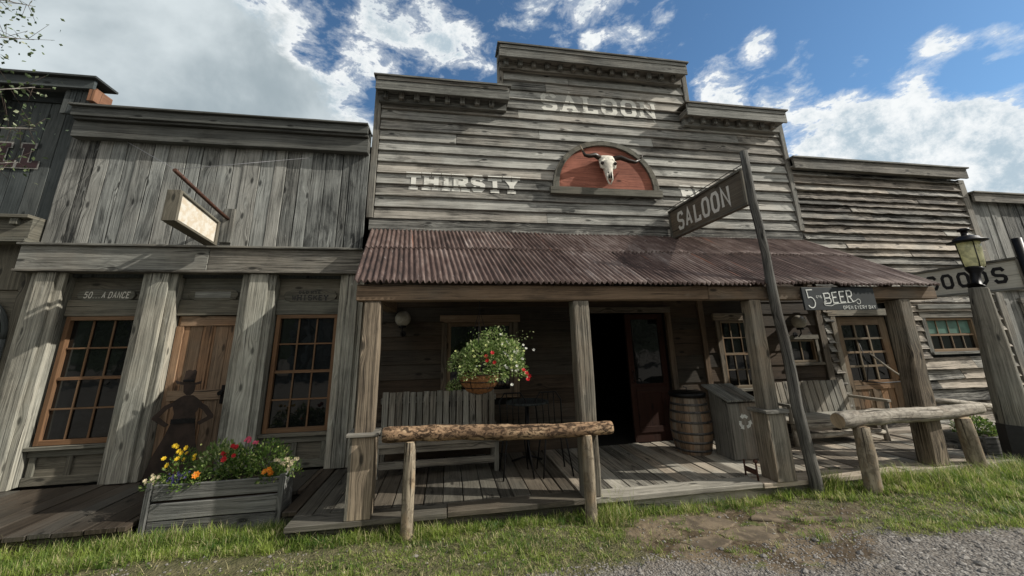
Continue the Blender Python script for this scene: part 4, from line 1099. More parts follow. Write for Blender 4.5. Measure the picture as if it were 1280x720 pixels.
# ------------------------------------------------------------------ three carved oval signs
def oval(xc, z0, z1, w, label, y=YB-.016):
    T = thing('carved_sign', label, 'sign', (xc, y, (z0+z1)/2), 'carved name boards above the bays')
    h = (z1-z0)/2; zc = (z0+z1)/2
    p = [(xc-w/2, zc), (xc-w/2+.03, zc+h*.72), (xc-w/2+.07, zc+h*.78), (xc-w/2+.10, zc+h), (xc+w/2-.10, zc+h), (xc+w/2-.07, zc+h*.78), (xc+w/2-.03, zc+h*.72), (xc+w/2, zc), (xc+w/2-.03, zc-h*.72), (xc+w/2-.07, zc-h*.78), (xc+w/2-.1, zc-h), (xc-w/2+.1, zc-h), (xc-w/2+.07, zc-h*.78), (xc-w/2+.03, zc-h*.72)]
    mb = MB(); mb.poly([(a, y-.035, b_) for a, b_ in p], (0, 1, 0), .034, uvax=(1, 0, 0)); mb.build('board', 'panel', T, bevel=.006)
    return T
o1 = oval(-4.27, 2.20, 2.35, .64, 'carved board reading 50...A DANCE over the far left window')
pl, L_ = text_polys('50...A DANCE', .082, .045, .010, .013, 0, {'.': .55})
text_mesh('lettering', pl, lambda s_, t_, l: V((-4.51+s_*(.50/L_)+t_*.15, YB-.0535-.0002*l, 2.235+t_)), 'signwhite', o1)
o2 = oval(-3.06, 2.20, 2.36, .60, 'weathered blank carved board over the brown plank door')
mb = MB(); mb.box(-3.27, -2.85, YB-.056, YB-.0515, 2.24, 2.32, 0); mb.build('inset_panel', 'trim', o2, bevel=.004)
o3 = oval(-1.87, 2.18, 2.35, .68, 'carved board reading OLD RYE WHISKEY over the bay window near the porch')
pl, L_ = text_polys('WHISKEY', .075, .058, .014, .012, .012)
text_mesh('lettering', pl, lambda s_, t_, l: V((-2.10+s_*(.46/L_), YB-.0535-.0002*l, 2.20+t_)), 'blackpaint', o3)
pl, L_ = text_polys('OLD RYE', .04, .03, .008, .012, .006)
text_mesh('lettering', pl, lambda s_, t_, l: V((-2.02+s_*(.28/L_), YB-.0535-.0002*l, 2.29+t_)), 'blackpaint', o3)

# ------------------------------------------------------------------ chalk beer sign
BS = thing('beer_sign', 'black chalk-lettered board reading 5 cts BEER hung on the porch beam', 'sign', (4.55, 3.8, 2.0))
mb = MB(); mb.box(4.08, 5.09, 3.815, 3.838, 1.885, 2.155, 0, jit=.002); mb.build('board', 'chalkboard', BS, bevel=.003)
Yc = 3.812
def chalk(pls, w, nm='chalk_lettering'):
    qs = []
    for i, p in enumerate(pls):
        for q in ribbon(p, w): qs.append((i, q))
    text_mesh(nm, qs, lambda s_, t_, l: V((s_, Yc-.0003*(l % 8), t_)), 'chalk', BS)
chalk([[(4.13, 2.120), (4.22, 2.125)], [(4.14, 2.118), (4.145, 2.03)]+arc(4.175, 1.975, .052, .062, 110, -150, 12)], .013)
pl, L_ = text_polys('BEER', .145, .10, .016, .022, .012, {'B': 1.15})
text_mesh('chalk_lettering', pl, lambda s_, t_, l: V((4.36+s_*(.40/L_), Yc-.0003*l, 1.965+t_*(.9+.25*s_)+s_*.045-.01)), 'chalk', BS)
pl, L_ = text_polys('CTS', .03, .03, .006, .008)
text_mesh('chalk_lettering', pl, lambda s_, t_, l: V((4.255+s_*(.075/L_), Yc-.0003*l, 2.025+t_)), 'chalk', BS)
chalk([arc(4.375, 1.965, .028, .026, 60, 270, 8)+[(4.44, 1.935), (4.50, 1.957), (4.6, 1.965), (4.72, 1.972), (4.80, 1.995)]+arc(4.835, 1.985, .027, .03, 120, -170, 9)], .007)
pl, L_ = text_polys('OPEN EVERY DAY', .042, .03, .006, .010)
text_mesh('chalk_lettering', pl, lambda s_, t_, l: V((4.60+s_*(.455/L_), Yc-.0003*l, 1.893+t_+s_*.01)), 'chalk', BS)

# ------------------------------------------------------------------ GOODS sign
GS = thing('goods_sign', 'pale framed sign board reading GOODS in black behind the lamp post', 'sign', (7.8, 4.5, 2.4))
XG = 7.8
mb = MB(); mb.box(XG-.012, XG+.012, 3.95, 5.35, 2.19, 2.57, 1); mb.build('panel', 'signpale', GS)
mb = MB(); mb.box(XG-.035, XG+.035, 3.93, 5.38, 2.572, 2.605, 1, jit=.002); mb.box(XG-.035, XG+.035, 3.93, 5.38, 2.155, 2.188, 1, jit=.002); mb.box(XG-.034, XG+.034, 5.352, 5.38, 2.189, 2.571, 2); mb.box(XG-.034, XG+.034, 3.92, 3.948, 2.189, 2.571, 2); mb.build('frame', 'trim', GS, bevel=.003)
polys, L_ = text_polys('GOODS', .235, .17, .046, .05)
text_mesh('lettering', polys, lambda s_, t_, l: V((XG-.0145-.0003*l, 5.02-s_*(.94/L_), 2.265+t_)), 'blackpaint', GS)
mb = MB(); mb.tube([(XG, 3.88, -.1), (XG, 3.88, 2.86)], .05, 10, .04); gp = mb.build('sign_pole', 'iron', None, loc=(XG, 3.88, 0)); tag(gp, 'dark pole at right edge carrying the goods board', 'pole')
mb = MB(); mb.tube([(XG, 5.38, 2.56), (XG, 5.58, 2.56)], .012, 6); mb.build('bracket', 'iron', GS)

# ------------------------------------------------------------------ street lamp on leaning timber post
LP = thing('street_lamp', 'yellowed glass lantern on a thick leaning timber post', 'street lamp', (6.7, 3.94, 0))
lx = lambda z: 6.80+.065*z
mb = MB(); pts = [(lx(z), 3.94, z) for z in [-.15, .3, .7, 1.1, 1.5, 1.9, 2.17]]
mb.tube(pts, [.160, .158, .152, .142, .130, .108, .095], 8, .02, sm=False); mb.build('timber_post', 'lamppost', LP, bevel=.008)
mb = MB(); mb.tube([(lx(z), 3.94, z) for z in (-.1, .50)], [.168, .166], 8, sm=False); mb.build('tarred_foot', 'blackpaint', LP)
cx = lx(2.17)+.0; c2 = cx+.11
mb = MB(); mb.tube([(cx-.02, 3.94, 2.172), (cx, 3.94, 2.19), (cx, 3.94, 2.21), (cx+.01, 3.94, 2.30), (cx+.03, 3.94, 2.36), (cx+.04, 3.94, 2.42), (cx+.045, 3.94, 2.44)], [.085, .085, .055, .052, .052, .085, .09], 14); mb.build('neck', 'iron', LP)
mb = MB(); mb.lathe(cx+.07, 3.94, [(.075, 2.442), (.092, 2.455), (.102, 2.50), (.113, 2.70), (.116, 2.79)], 20); mb.build('glass_chimney', 'lampglass', LP)
mb = MB()
for k in range(4):
    th = R(45+90*k+10); mb.tube([(cx+.07+.096*math.cos(th), 3.94+.096*math.sin(th), 2.44), (cx+.07+.110*math.cos(th), 3.94+.110*math.sin(th), 2.53), (cx+.07+.120*math.cos(th), 3.94+.120*math.sin(th), 2.80)], .006, 5)
mb.build('cage_rod', 'iron', LP)
mb = MB(); mb.lathe(cx+.07, 3.94, [(.12, 2.792), (.195, 2.800), (.20, 2.812), (.135, 2.835), (.125, 2.86), (.10, 2.875), (.05, 2.895), (.035, 2.90), (.035, 2.955), (.06, 2.958), (.062, 2.99), (.02, 3.0)], 22); mb.build('hood', 'iron', LP)

# ------------------------------------------------------------------ hitching rails
def rail(label, a, b_, r0, r1, posts, mlog, mpost, prad=.062):
    T = thing('hitching_rail', label, 'hitching rail', ((a[0]+b_[0])/2, (a[1]+b_[1])/2, 0))
    n = 40; pts = []; rr = []; kn = {rnd.randrange(3, 38): rnd.uniform(.003, .007) for _ in range(5)}
    for i in range(n+1):
        f = i/n; p = V(a).lerp(V(b_), f); p.z += .012*math.sin(f*5+1); p.y += .01*math.sin(f*7); pts.append(p); rr.append(r0+(r1-r0)*f+.003*math.sin(i*.8)+kn.get(i, 0)+.5*kn.get(i-1, 0)+.5*kn.get(i+1, 0)+(-.006 if i in (0, n) else 0))
    mb = MB(); mb.tube(pts, rr, 20, .016, 0, 1); mb.build('rail', [mlog, 'logend'], T, bevel=.004)
    for (px_, py_, zt, lean) in posts:
        mb = MB(); q = [(px_-lean*(1-i/6), py_, -.15+(zt+.15)*i/6) for i in range(7)]
        mb.tube(q, [prad*1.06, prad*1.04, prad, prad*.99, prad*1.02, prad*.97, prad*.9], 12, .04, 0, 1); mb.build('post', [mpost, 'logend'], T, bevel=.005)
    return T
rail('mottled bark-flecked log hitching rail before the open doorway', (-.565, 3.81, .808), (1.58, 3.78, .780), .065, .062, [(-.32, 3.802, .76, 0), (1.315, 3.77, .73, 0)], 'log', 'logpost', .054)
rail('thick smooth grey log hitching rail at the right end of the porch', (4.06, 3.70, .715), (6.38, 3.95, .71), .083, .067, [(4.32, 3.69, .66, .02), (5.93, 3.86, .64, -.05)], 'loggrey', 'logpost', .078)

# ------------------------------------------------------------------ flower planter
PL = thing('planter_box', 'grey plank planter box full of flowers on the grass', 'planter', (-2.06, 4.45, 0))
x0, x1, y0, y1 = -2.58, -1.52, 4.28, 4.54
for yy in (y0, y1+.03):
    mb = MB()
    for k in range(3): mb.plank((x0+.01, yy, .0+.145*k), (1, 0, 0), (0, 0, 1), (0, -1, 0), x1-x0-.02, .134, .028+.006*(k % 2), jit=.006, tone=((.2, .85, .4)[k], rnd.random(), .5))
    mb.build('long_side', 'planter', PL, bevel=.004)
pieces('end_board', 'planter', PL, [(xx, xx+.03, y0, y1, .03, .43, 1) for xx in (x0-.02, x1-.012)], .004)
pieces('corner_batten', 'planter', PL, [(xx, xx+.045, y0-.055, y0-.030, -.03, .45, 2) for xx in (x0-.035, x1-.01)], .003)
mb = MB(); mb.box(x0+.012, x1-.014, y0+.002, y1-.001, .1, .39, 0); mb.build('soil', 'soil', PL)

def foliage(mb, c, r, n, l=(.02, .045), w=.45, up=.4, squash=1.0):
    for i in range(n):
        th = rnd.uniform(0, 2*math.pi); ph = math.acos(rnd.uniform(-.35, 1)); rr = r*rnd.uniform(.35, 1)**.6
        d = V((math.sin(ph)*math.cos(th), math.sin(ph)*math.sin(th), math.cos(ph)*squash))
        p = V(c)+d*rr; dd = (d+V((rnd.gauss(0, .6), rnd.gauss(0, .6), rnd.gauss(up, .5)))).normalized()
        ll = rnd.uniform(*l); nn = V((rnd.gauss(0, 1), rnd.gauss(0, 1), 1)).normalized()
        mb.leaf(p, dd, nn, ll, ll*w)
def blossom(par, c, r, petal, centre='yellow', n=7, face=None):
    face = face or V((rnd.uniform(-.5, .3), -1, rnd.uniform(.3, 1.0))).normalized()
    a = face.orthogonal().normalized(); b_ = face.cross(a); mb = MB(); c = V(c)
    for lay, (rr, tilt, nn) in enumerate(((r, .25, n), (r*.68, .55, n))):
        for k in range(nn):
            th = 2*math.pi*(k+.5*lay)/nn; d = (a*math.cos(th)+b_*math.sin(th)); d2 = (d+face*tilt).normalized()
            mb.leaf(c, d2, face, rr, rr*.85, mi=0)
    mb.tube([c, c+face*r*.22], [r*.2, r*.12], 6, mi=1)
    return mb.build('blossom', ['pet_'+petal, 'pet_'+centre], par, recalc=False)
def plant(name, label, cx_, cy_, z, r, h, nleaf, petal, nb, br, leafm='leaf', lsize=(.02, .04), centre='yellow', cat='flowers', spread=None, zr=(.5, 1.1), grp='flowering plants in the plank planter'):
    T = thing(name, label, cat, (cx_, cy_, z), grp)
    mb = MB()
    for k in range(10):
        th = rnd.uniform(0, 6.28); q = V((cx_+math.cos(th)*r*.6, cy_+math.sin(th)*r*.6, z+h*rnd.uniform(.5, .9)))
        mb.tube([(cx_, cy_, z-.03), ((cx_+q.x)/2, (cy_+q.y)/2, z+h*.35), q], [.004, .003, .002], 4)
    mb.build('stem', 'leaf', T)
    mb = MB(); foliage(mb, (cx_, cy_, z+h*.25), r, nleaf, lsize, squash=h/r*.8); mb.build('foliage', leafm, T, recalc=False)
    for k in range(nb):
        th = rnd.uniform(0, 6.28); q = r*rnd.uniform(.1, 1.0)
        p = V((cx_+math.cos(th)*q, cy_-.03-abs(math.sin(th))*q*.95, z+h*1.1*rnd.uniform(*zr)))
        blossom(T, p, br*1.0*rnd.uniform(.8, 1.15), petal, centre)
    return T
zb = .40
plant('yellow_daisy', 'clump of small yellow daisies at the left of the planter', -2.456, 4.440, zb, .15, .26, 420, 'yellow', 13, .024)
plant('cream_flower', 'cream flowers spilling over the planter left corner', -2.600, 4.320, zb-.02, .09, .10, 160, 'cream', 9, .017, centre='cream')
plant('blue_lobelia', 'low dark blue lobelia between yellow daisies and marigold', -2.373, 4.300, zb-.03, .10, .12, 300, 'blue', 26, .013, centre='blue')
plant('marigold', 'single golden marigold low at the planter front', -2.250, 4.290, zb-.02, .06, .10, 120, 'orange', 1, .036, centre='yellow')
plant('leafy_bush', 'leafy green bush in the middle left of the planter', -2.167, 4.460, zb, .19, .30, 900, 'lime', 5, .012, 'leafpale', (.03, .06), cat='plant')
plant('red_geranium', 'red and pink geranium at the centre of the planter', -1.982, 4.410, zb, .16, .24, 600, 'red', 7, .026, centre='red', zr=(.7, 1.15))
plant('pink_geranium', 'small pink geranium behind the red blossoms', -1.900, 4.490, zb, .12, .27, 300, 'pink', 6, .024, centre='pink', zr=(.8, 1.2))
plant('feathery_bush', 'tall feathery green bush right of the geraniums', -1.714, 4.440, zb, .19, .30, 1100, 'lime', 2, .010, 'leaf', (.02, .04), cat='plant')
plant('orange_marigold', 'orange marigolds at the planter front right', -1.642, 4.290, zb-.02, .09, .12, 200, 'orange', 4, .028, centre='yellow')
plant('white_snapdragon', 'cream white snapdragons over the planter right corner', -1.508, 4.360, zb, .12, .15, 260, 'cream', 16, .020, centre='lime')

# ------------------------------------------------------------------ hanging basket
HB = thing('hanging_basket', 'hanging coco basket overflowing with pale flowers before the porch window', 'hanging basket', (.34, 3.97, 1.2))
bx, by, bz = .31, 3.98, 1.25
mb = MB(); mb.lathe(bx, by, [(.04, bz-.14), (.12, bz-.115), (.18, bz-.05), (.205, bz+.02), (.21, bz+.05), (.19, bz+.05), (.15, bz-.02)], 22); mb.build('liner', 'coco', HB)
mb = MB()
for zz, r in ((bz+.05, .216), (bz-.02, .198), (bz-.075, .168)): mb.tube([(bx+r*math.cos(R(a)), by+r*math.sin(R(a)), zz) for a in range(0, 361, 20)], .004, 5, cap=False)
for k in range(6):
    th = R(60*k); mb.tube([(bx+r*math.cos(th), by+r*math.sin(th), zz) for zz, r in ((bz+.05, .216), (bz-.02, .2), (bz-.08, .168), (bz-.145, .05))], .003, 4)
mb.build('wire_frame', 'iron', HB)
mb = MB()
for k in range(3):
    th = R(120*k+20); mb.tube([(bx+.21*math.cos(th), by+.21*math.sin(th), bz+.05), (bx, by, 1.93)], .003, 4)
mb.tube([(bx, by, 1.92), (bx, by, 2.02)], .006, 5); mb.build('chain', 'iron', HB)
mb = MB(); foliage(mb, (.32, 3.98, 1.44), .21, 1500, (.02, .045), squash=.9); foliage(mb, (.56, 3.95, 1.44), .20, 1300, (.02, .045)); foliage(mb, (.66, 3.95, 1.30), .14, 600, (.02, .04)); foliage(mb, (.13, 3.97, 1.38), .14, 500, (.02, .04), up=-.3); foliage(mb, (.06, 3.97, 1.18), .07, 260, (.015, .03), up=-.6); foliage(mb, (.20, 3.84, 1.30), .11, 420, (.02, .04), up=-.3); foliage(mb, (.45, 3.85, 1.28), .13, 500, (.02, .04), up=-.2)
foliage(mb, (.45, 3.97, 1.60), .15, 420, (.02, .04))
for k in range(26):
    th = rnd.uniform(-.6, 2.4); L0 = rnd.uniform(.18, .36); st = V((.50+rnd.uniform(-.2, .15), 3.97+rnd.uniform(-.1, .1), 1.55)); en = st+V((math.cos(th)*L0, rnd.uniform(-.15, .1), math.sin(th)*L0*.55+.03))
    for j in range(9): mb.leaf(st.lerp(en, j/8)+V((0, 0, .03*math.sin(j/8*3.14))), V((rnd.gauss(0, 1), rnd.gauss(0, 1), rnd.gauss(0, 1))), V((0, -1, .5)), .022, .009)
mb.build('foliage', 'leafpale', HB, recalc=False)
for k in range(64):
    if k < 44: c = (rnd.gauss(.60, .11), 3.80+rnd.uniform(-.05, .12), rnd.gauss(1.42, .12)); pt = rnd.choice(('white', 'lime', 'white'))
    elif k < 56: c = (rnd.gauss(.68, .06), 3.86+rnd.uniform(-.05, .1), rnd.gauss(1.50, .08)); pt = 'white'
    else: c = (rnd.uniform(.05, .4), 3.80, rnd.uniform(1.3, 1.6)); pt = 'lime'
    blossom(HB, c, rnd.uniform(.012, .020), pt, 'lime', 5)
for c in ((.42, 3.79, 1.50), (.36, 3.79, 1.47), (.44, 3.78, 1.41), (.37, 3.79, 1.43), (.76, 3.82, 1.30), (.79, 3.83, 1.27), (.73, 3.82, 1.33), (.77, 3.82, 1.24)): blossom(HB, c, .024, 'red', 'red', 6)

# ------------------------------------------------------------------ benches
def bench(label, x0, x1, yb, yf, zs, ztop, mat, logm, nsl, lean=.0):
    T = thing('bench', label, 'bench', ((x0+x1)/2, (yb+yf)/2, DZ))
    mb = MB(); w = (x1-x0)/nsl
    for k in range(nsl):
        mb.plank((x0+w*k+.006, yb-.02, zs-.03), (0, lean, 1), (1, 0, 0), (0, -1, lean), ztop-zs+.03+rnd.uniform(-.006, .006), w-.013, .02, seg=3, jit=.0015)
    mb.build('backrest', mat, T, bevel=.003)
    mb = MB(); mb.box(x0-.02, x1+.02, yb+.001+lean*.3, yb+.045+lean*.3, ztop-.14, ztop-.07, 0); mb.box(x0-.02, x1+.02, yb+.002, yb+.045, zs+.02, zs+.09, 0); mb.build('back_rail', mat, T, bevel=.004)
    mb = MB(); n = 4; d = (yb-.03-yf)/n
    for k in range(n): mb.box(x0-.03, x1+.03, yf+d*k+.004, yf+d*(k+1)-.004, zs-.035, zs, 0, jit=.002)
    mb.build('seat', mat, T, bevel=.004)
    for xx in (x0+.02, x1-.06):
        for yy in (yf+.02, yb-.06):
            mb = MB()
            if logm: mb.tube([(xx+.03, yy+.03, DZ), (xx+.02, yy+.03, zs-.036)], [.038, .034], 9, .04)
            else: mb.box(xx, xx+.05, yy, yy+.05, DZ, zs-.036, 2, jit=.002)
            mb.build('leg', logm or mat, T)
    mb = MB()
    if logm: mb.tube([(x0+.03, yf+.05, .27), (x1-.03, yf+.05, .27)], [.035, .032], 10, .04); mb.tube([(x0+.0, yf+.0, zs-.07), (x1, yf+.0, zs-.07)], [.045, .04], 10, .03)
    else: mb.box(x0+.07, x1-.06, yf+.03, yf+.06, .24, .31, 0); mb.box(x0+.07, x1-.06, yf+.022, yf+.05, zs-.10, zs-.04, 0)
    mb.build('stretcher', logm or mat, T)
    return T
bench('long slatted bench against the dark wall behind the mottled rail', -.82, .62, 5.36, 4.85, .50, 1.0, 'bench', None, 17)
bR = bench('slat-backed bench with log legs beside the glazed brown door', 4.62, 6.16, 5.36, 4.85, .48, .92, 'bench', 'loggrey', 14, .12)
for xx in (4.60, 6.19):
    mb = MB(); mb.box(xx-.035, xx+.035, 4.80, 5.36, .66, .695, 1); mb.tube([(xx, 4.86, .45), (xx-.0, 4.84, .67)], .028, 8); mb.build('armrest', 'bench', bR, bevel=.004)
# steps by the door and low log rail
ST = thing('door_step', 'two weathered plank steps below the glazed brown door', 'steps', (7.0, 5.3, .15))
mb = MB(); mb.box(6.42, 7.7, 5.15, 5.52, .151, .20, 0, jit=.004); mb.box(6.5, 7.65, 5.30, 5.53, .205, .27, 0, jit=.004); mb.build('tread', 'slab', ST, bevel=.004)
LR = thing('low_rail', 'pale thin pole rail between the thick post and the lamp post', 'rail', (7.2, 4.6, 0))
mb = MB(); mb.tube([(6.55, 4.62, .70), (7.0, 4.6, .66), (7.75, 4.58, .56)], [.035, .037, .033], 10, .03, 0); mb.build('rail', 'loggrey', LR)
mb = MB(); mb.tube([(6.62, 4.62, .05), (6.62, 4.62, .66)], .04, 9, .03); mb.build('post', 'loggrey', LR)
mb = MB(); mb.tube([(7.68, 4.58, .05), (7.68, 4.58, .54)], .04, 9, .03); mb.build('post', 'loggrey', LR)

# ------------------------------------------------------------------ barrel
BR = thing('barrel', 'old wooden barrel with hoops and dark rim beside the open door', 'barrel', (3.22, 5.03, DZ))
prof = [(.205, DZ), (.235, DZ+.10), (.255, DZ+.22), (.262, DZ+.33), (.255, DZ+.46), (.235, DZ+.58), (.212, DZ+.69)]
tn = [(rnd.random(), rnd.random(), rnd.random()) for k in range(24)]
mb = MB(); mb.lathe(3.22, 5.03, prof, 24, tones=tn); mb.build('staves', 'barrel', BR, bevel=.002)
def rad(z):
    for (r0, z0), (r1, z1) in zip(prof, prof[1:]):
        if z0 <= z <= z1: return r0+(r1-r0)*(z-z0)/(z1-z0)
    return .2
for zz in (.19, .29, .40, .53, .65, .74):
    mb = MB(); mb.lathe(3.22, 5.03, [(rad(zz)+.003, zz), (rad(zz+.028)+.004, zz+.028)], 32); mb.build('hoop', 'galv', BR)
mb = MB(); mb.lathe(3.22, 5.03, [(.20, .845), (.235, .84), (.238, .885), (.225, .895), (.05, .90)], 28); ld_ = mb.build('lid', 'iron', BR)
mb = MB(); mb.tube([(3.21, 5.0, .90), (3.20, 5.0, .95), (3.16, 5.0, .965)], .008, 6); mb.build('knob', 'galv', ld_)

# ------------------------------------------------------------------ recycling bin
RC = thing('recycling_bin', 'grey plank recycling bin with slanted slatted lid', 'bin', (3.62, 4.65, DZ))
X0, X1, Y0, Y1 = 3.46, 3.82, 4.54, 4.88
mb = MB()
for k in range(3): mb.box(X0+.138*k, X0+.138*k+.134, Y0, Y0+.025, DZ+.01, .80, 2)
mb.box(X0, X1, Y1-.025, Y1, DZ+.01, .95, 2)
mb.build('front_board', 'bin', RC, bevel=.003)
mb = MB()
for xx in (X0-.026, X1+.002):
    mb = MB(); mb.poly([(xx, Y0, DZ+.005), (xx, Y1, DZ+.005), (xx, Y1, .93), (xx, Y0, .80)], (1, 0, 0), .024, uvax=(0, 0, 1)); mb.build('side_board', 'bin', RC, bevel=.003)
mb = MB(); dv = V((0, .42, .13)).normalized(); w = .113
for k in range(4): mb.plank((X0-.045+w*k, Y0-.035, .815+rnd.uniform(0, .004)), dv, (1, 0, 0), V((0, -.13, .42)), .50, w-.008, .022, jit=.002)
mb.build('lid', 'trim', RC, bevel=.003)
# recycle mark: three bent arrows
qs = []
cxr, czr, rr = (X0+X1)/2, .58, .062
for k in range(3):
    a0 = R(90+120*k)
    P = [V((cxr+rr*math.cos(a0-.75), czr+rr*math.sin(a0-.75))), V((cxr+rr*1.12*math.cos(a0-.2), czr+rr*1.12*math.sin(a0-.2))), V((cxr+rr*1.1*math.cos(a0+.28), czr+rr*1.1*math.sin(a0+.28)))]
    for q in ribbon([(p.x, p.y) for p in P], .034): qs.append((k, q))
    d = (P[2]-P[1]).normalized(); nn = V((-d.y, d.x)); qs.append((k+4, (P[2]+nn*.034, P[2]+d*.042, P[2]-nn*.034)))
text_mesh('recycle_mark', qs, lambda s_, t_, l: V((s_, Y0-.0025-.0004*l, t_)), 'chalk', RC)

# ------------------------------------------------------------------ porch globe lamps
GLp = 'round porch lamps on the saloon wall'
T = thing('wall_lamp', 'round globe wall lamp above the long slatted bench', 'lamp', (-.63, 5.45, 1.94), GLp)
mb = MB(); mb.lathe(-.63, 5.45, [(.105*math.sin(math.pi*i/12)+.001, 1.94-.105*math.cos(math.pi*i/12)) for i in range(13)], 20); mb.build('globe', 'globe', T)
mb = MB(); mb.tube([(-.63, 5.57, 1.74), (-.63, 5.50, 1.71), (-.63, 5.45, 1.76), (-.63, 5.45, 1.83)], .010, 7); mb.tube([(-.63, 5.45, 1.815), (-.63, 5.45, 1.845)], [.05, .055], 12); mb.tube([(-.63, 5.56, 1.74), (-.63, 5.575, 1.74)], .04, 12); mb.build('bracket', 'iron', T)
T2 = copy_tree(T); T2.location = (5.62, 5.42, 1.82); T2['label'] = 'round globe wall lamp above the small window right of the sign pole'

# ------------------------------------------------------------------ cowboy silhouette cut from plate
CWP = [ # coat skirt and legs, torso, head with beard, hat crown, hat brim, arms with open elbows
 [(-3.30, .16), (-3.24, .42), (-3.14, .66), (-3.10, .80), (-2.86, .80), (-2.83, .62), (-2.78, .40), (-2.74, .16), (-2.90, .16), (-2.98, .50), (-3.08, .16)],
 [(-3.10, .802), (-3.09, .88), (-3.13, 1.00), (-3.06, 1.055), (-3.02, 1.075), (-2.93, 1.075), (-2.89, 1.05), (-2.82, .99), (-2.87, .88), (-2.86, .802)],
 [(-3.00, 1.077), (-3.035, 1.11), (-3.045, 1.19), (-2.92, 1.185), (-2.925, 1.11), (-2.955, 1.077)],
 [(-3.055, 1.222), (-3.045, 1.345), (-3.01, 1.36), (-2.98, 1.35), (-2.945, 1.36), (-2.93, 1.335), (-2.935, 1.215)],
 [(-3.12, 1.205), (-3.14, 1.245), (-3.06, 1.221), (-2.92, 1.213), (-2.86, 1.232), (-2.87, 1.198), (-2.93, 1.186), (-3.05, 1.191)],
 [(-3.131, 1.005), (-3.20, .97), (-3.30, .86), (-3.31, .83), (-3.16, .74), (-3.125, .765), (-3.24, .85), (-3.17, .93), (-3.12, .96)],
 [(-2.82, .988), (-2.76, .95), (-2.68, .85), (-2.68, .82), (-2.81, .75), (-2.84, .78), (-2.74, .84), (-2.80, .91), (-2.85, .94)]]
mb = MB()
for k, P in enumerate(CWP): mb.poly([(x, 5.22+.0015*(k % 3), z) for x, z in P], (0, 1, 0), .006)
cw = mb.build('cowboy_cutout', 'rustplate', None, loc=(-3.0, 5.22, 0)); tag(cw, 'dark rusty metal cutout of a cowboy in a hat standing against the plank door', 'cutout figure')
q = MB(); q.box(-3.105, -2.855, 5.212, 5.2185, .775, .825, 0); q.box(-3.0, -2.95, 5.209, 5.2115, .775, .83, 2); q.build('belt', 'iron', cw)
q = MB(); q.box(-3.053, -2.935, 5.213, 5.2185, 1.226, 1.25, 0); q.build('hat_band', 'iron', cw)

# ------------------------------------------------------------------ cafe table and wire chairs in the porch shade
TB = thing('cafe_table', 'small dark round table between wire chairs in the porch shade', 'table', (1.0, 5.0, DZ))
mb = MB(); mb.lathe(1.0, 5.05, [(.25, .84), (.27, .845), (.27, .865), (.25, .87)], 24); mb.build('tabletop', 'darkboard', TB)
mb = MB(); mb.tube([(1.0, 5.05, .2), (1.0, 5.05, .84)], .02, 8)
for k in range(3): th = R(120*k+30); mb.tube([(1.0, 5.05, .24), (1.0+.22*math.cos(th), 5.05+.22*math.sin(th), .16)], .012, 6)
mb.build('pedestal', 'iron', TB)
def chair(x, y, rz_, label):
    T = thing('wire_chair', label, 'chair', (x, y, DZ), 'wire chairs by the cafe table')
    mb = MB(); mb.lathe(x, y, [(.16, .60), (.175, .605), (.175, .62), (.16, .625)], 18); mb.build('seat', 'darkboard', T)
    for sx in (-1, 1):
        for sy in (-1, 1): mb = MB(); mb.tube([(x+sx*.11, y+sy*.11, .60), (x+sx*.17, y+sy*.17, DZ)], .009, 6); mb.build('leg', 'iron', T)
    mb = MB(); mb.tube([(x-.15, y+.13, .61), (x-.16, y+.17, .90), (x-.10, y+.18, .99), (x+.10, y+.18, .99), (x+.16, y+.17, .90), (x+.15, y+.13, .61)], .009, 6)
    for q in (-.07, 0, .07): mb.tube([(x+q, y+.15, .61), (x+q, y+.18, .99)], .006, 5)
    mb.build('back_hoop', 'iron', T); return T
c1 = chair(.78, 4.68, 0, 'wire-backed chair left of the small round table')
c2_ = copy_tree(c1); c2_.location = (1.22, 4.66, DZ); c2_['label'] = 'wire-backed chair beside the middle porch post'

# ------------------------------------------------------------------ box planter behind the lamp post
BP = thing('box_planter', 'small square plank planter behind the lamp post foot', 'planter', (6.95, 4.35, 0))
pieces('side_board', 'planter', BP, [(6.72, 7.22, 4.20, 4.23, .02, .30, 0), (6.72, 6.75, 4.231, 4.6, .02, .30, 1), (7.19, 7.22, 4.231, 4.6, .02, .30, 1), (6.72, 7.22, 4.601, 4.63, .02, .30, 0)], .004)
mb = MB(); mb.box(6.752, 7.188, 4.232, 4.6, .05, .26, 0); mb.build('soil', 'soil', BP)
plant('shrub', 'dark leafy shrub growing in the small square planter', 6.97, 4.42, .27, .22, .22, 900, 'lime', 3, .012, 'leaf', (.03, .05), cat='plant', grp=None)

# small cast bell at foot of the boxed post
BT = thing('boot_scraper', 'small rusty iron boot scraper at the foot of the ledged post', 'boot scraper', (3.2, 3.95, DZ))
mb = MB(); mb.tube([(3.20, 3.93, DZ), (3.20, 3.93, DZ+.16)], .010, 6); mb.tube([(3.20, 4.10, DZ), (3.20, 4.10, DZ+.16)], .010, 6); mb.box(3.194, 3.206, 3.93, 4.10, DZ+.05, DZ+.10, 1); mb.lathe(3.20, 3.93, [(.004, DZ+.16), (.022, DZ+.175), (.022, DZ+.19), (.004, DZ+.205)], 10); mb.build('scraper_frame', 'rustpipe', BT)

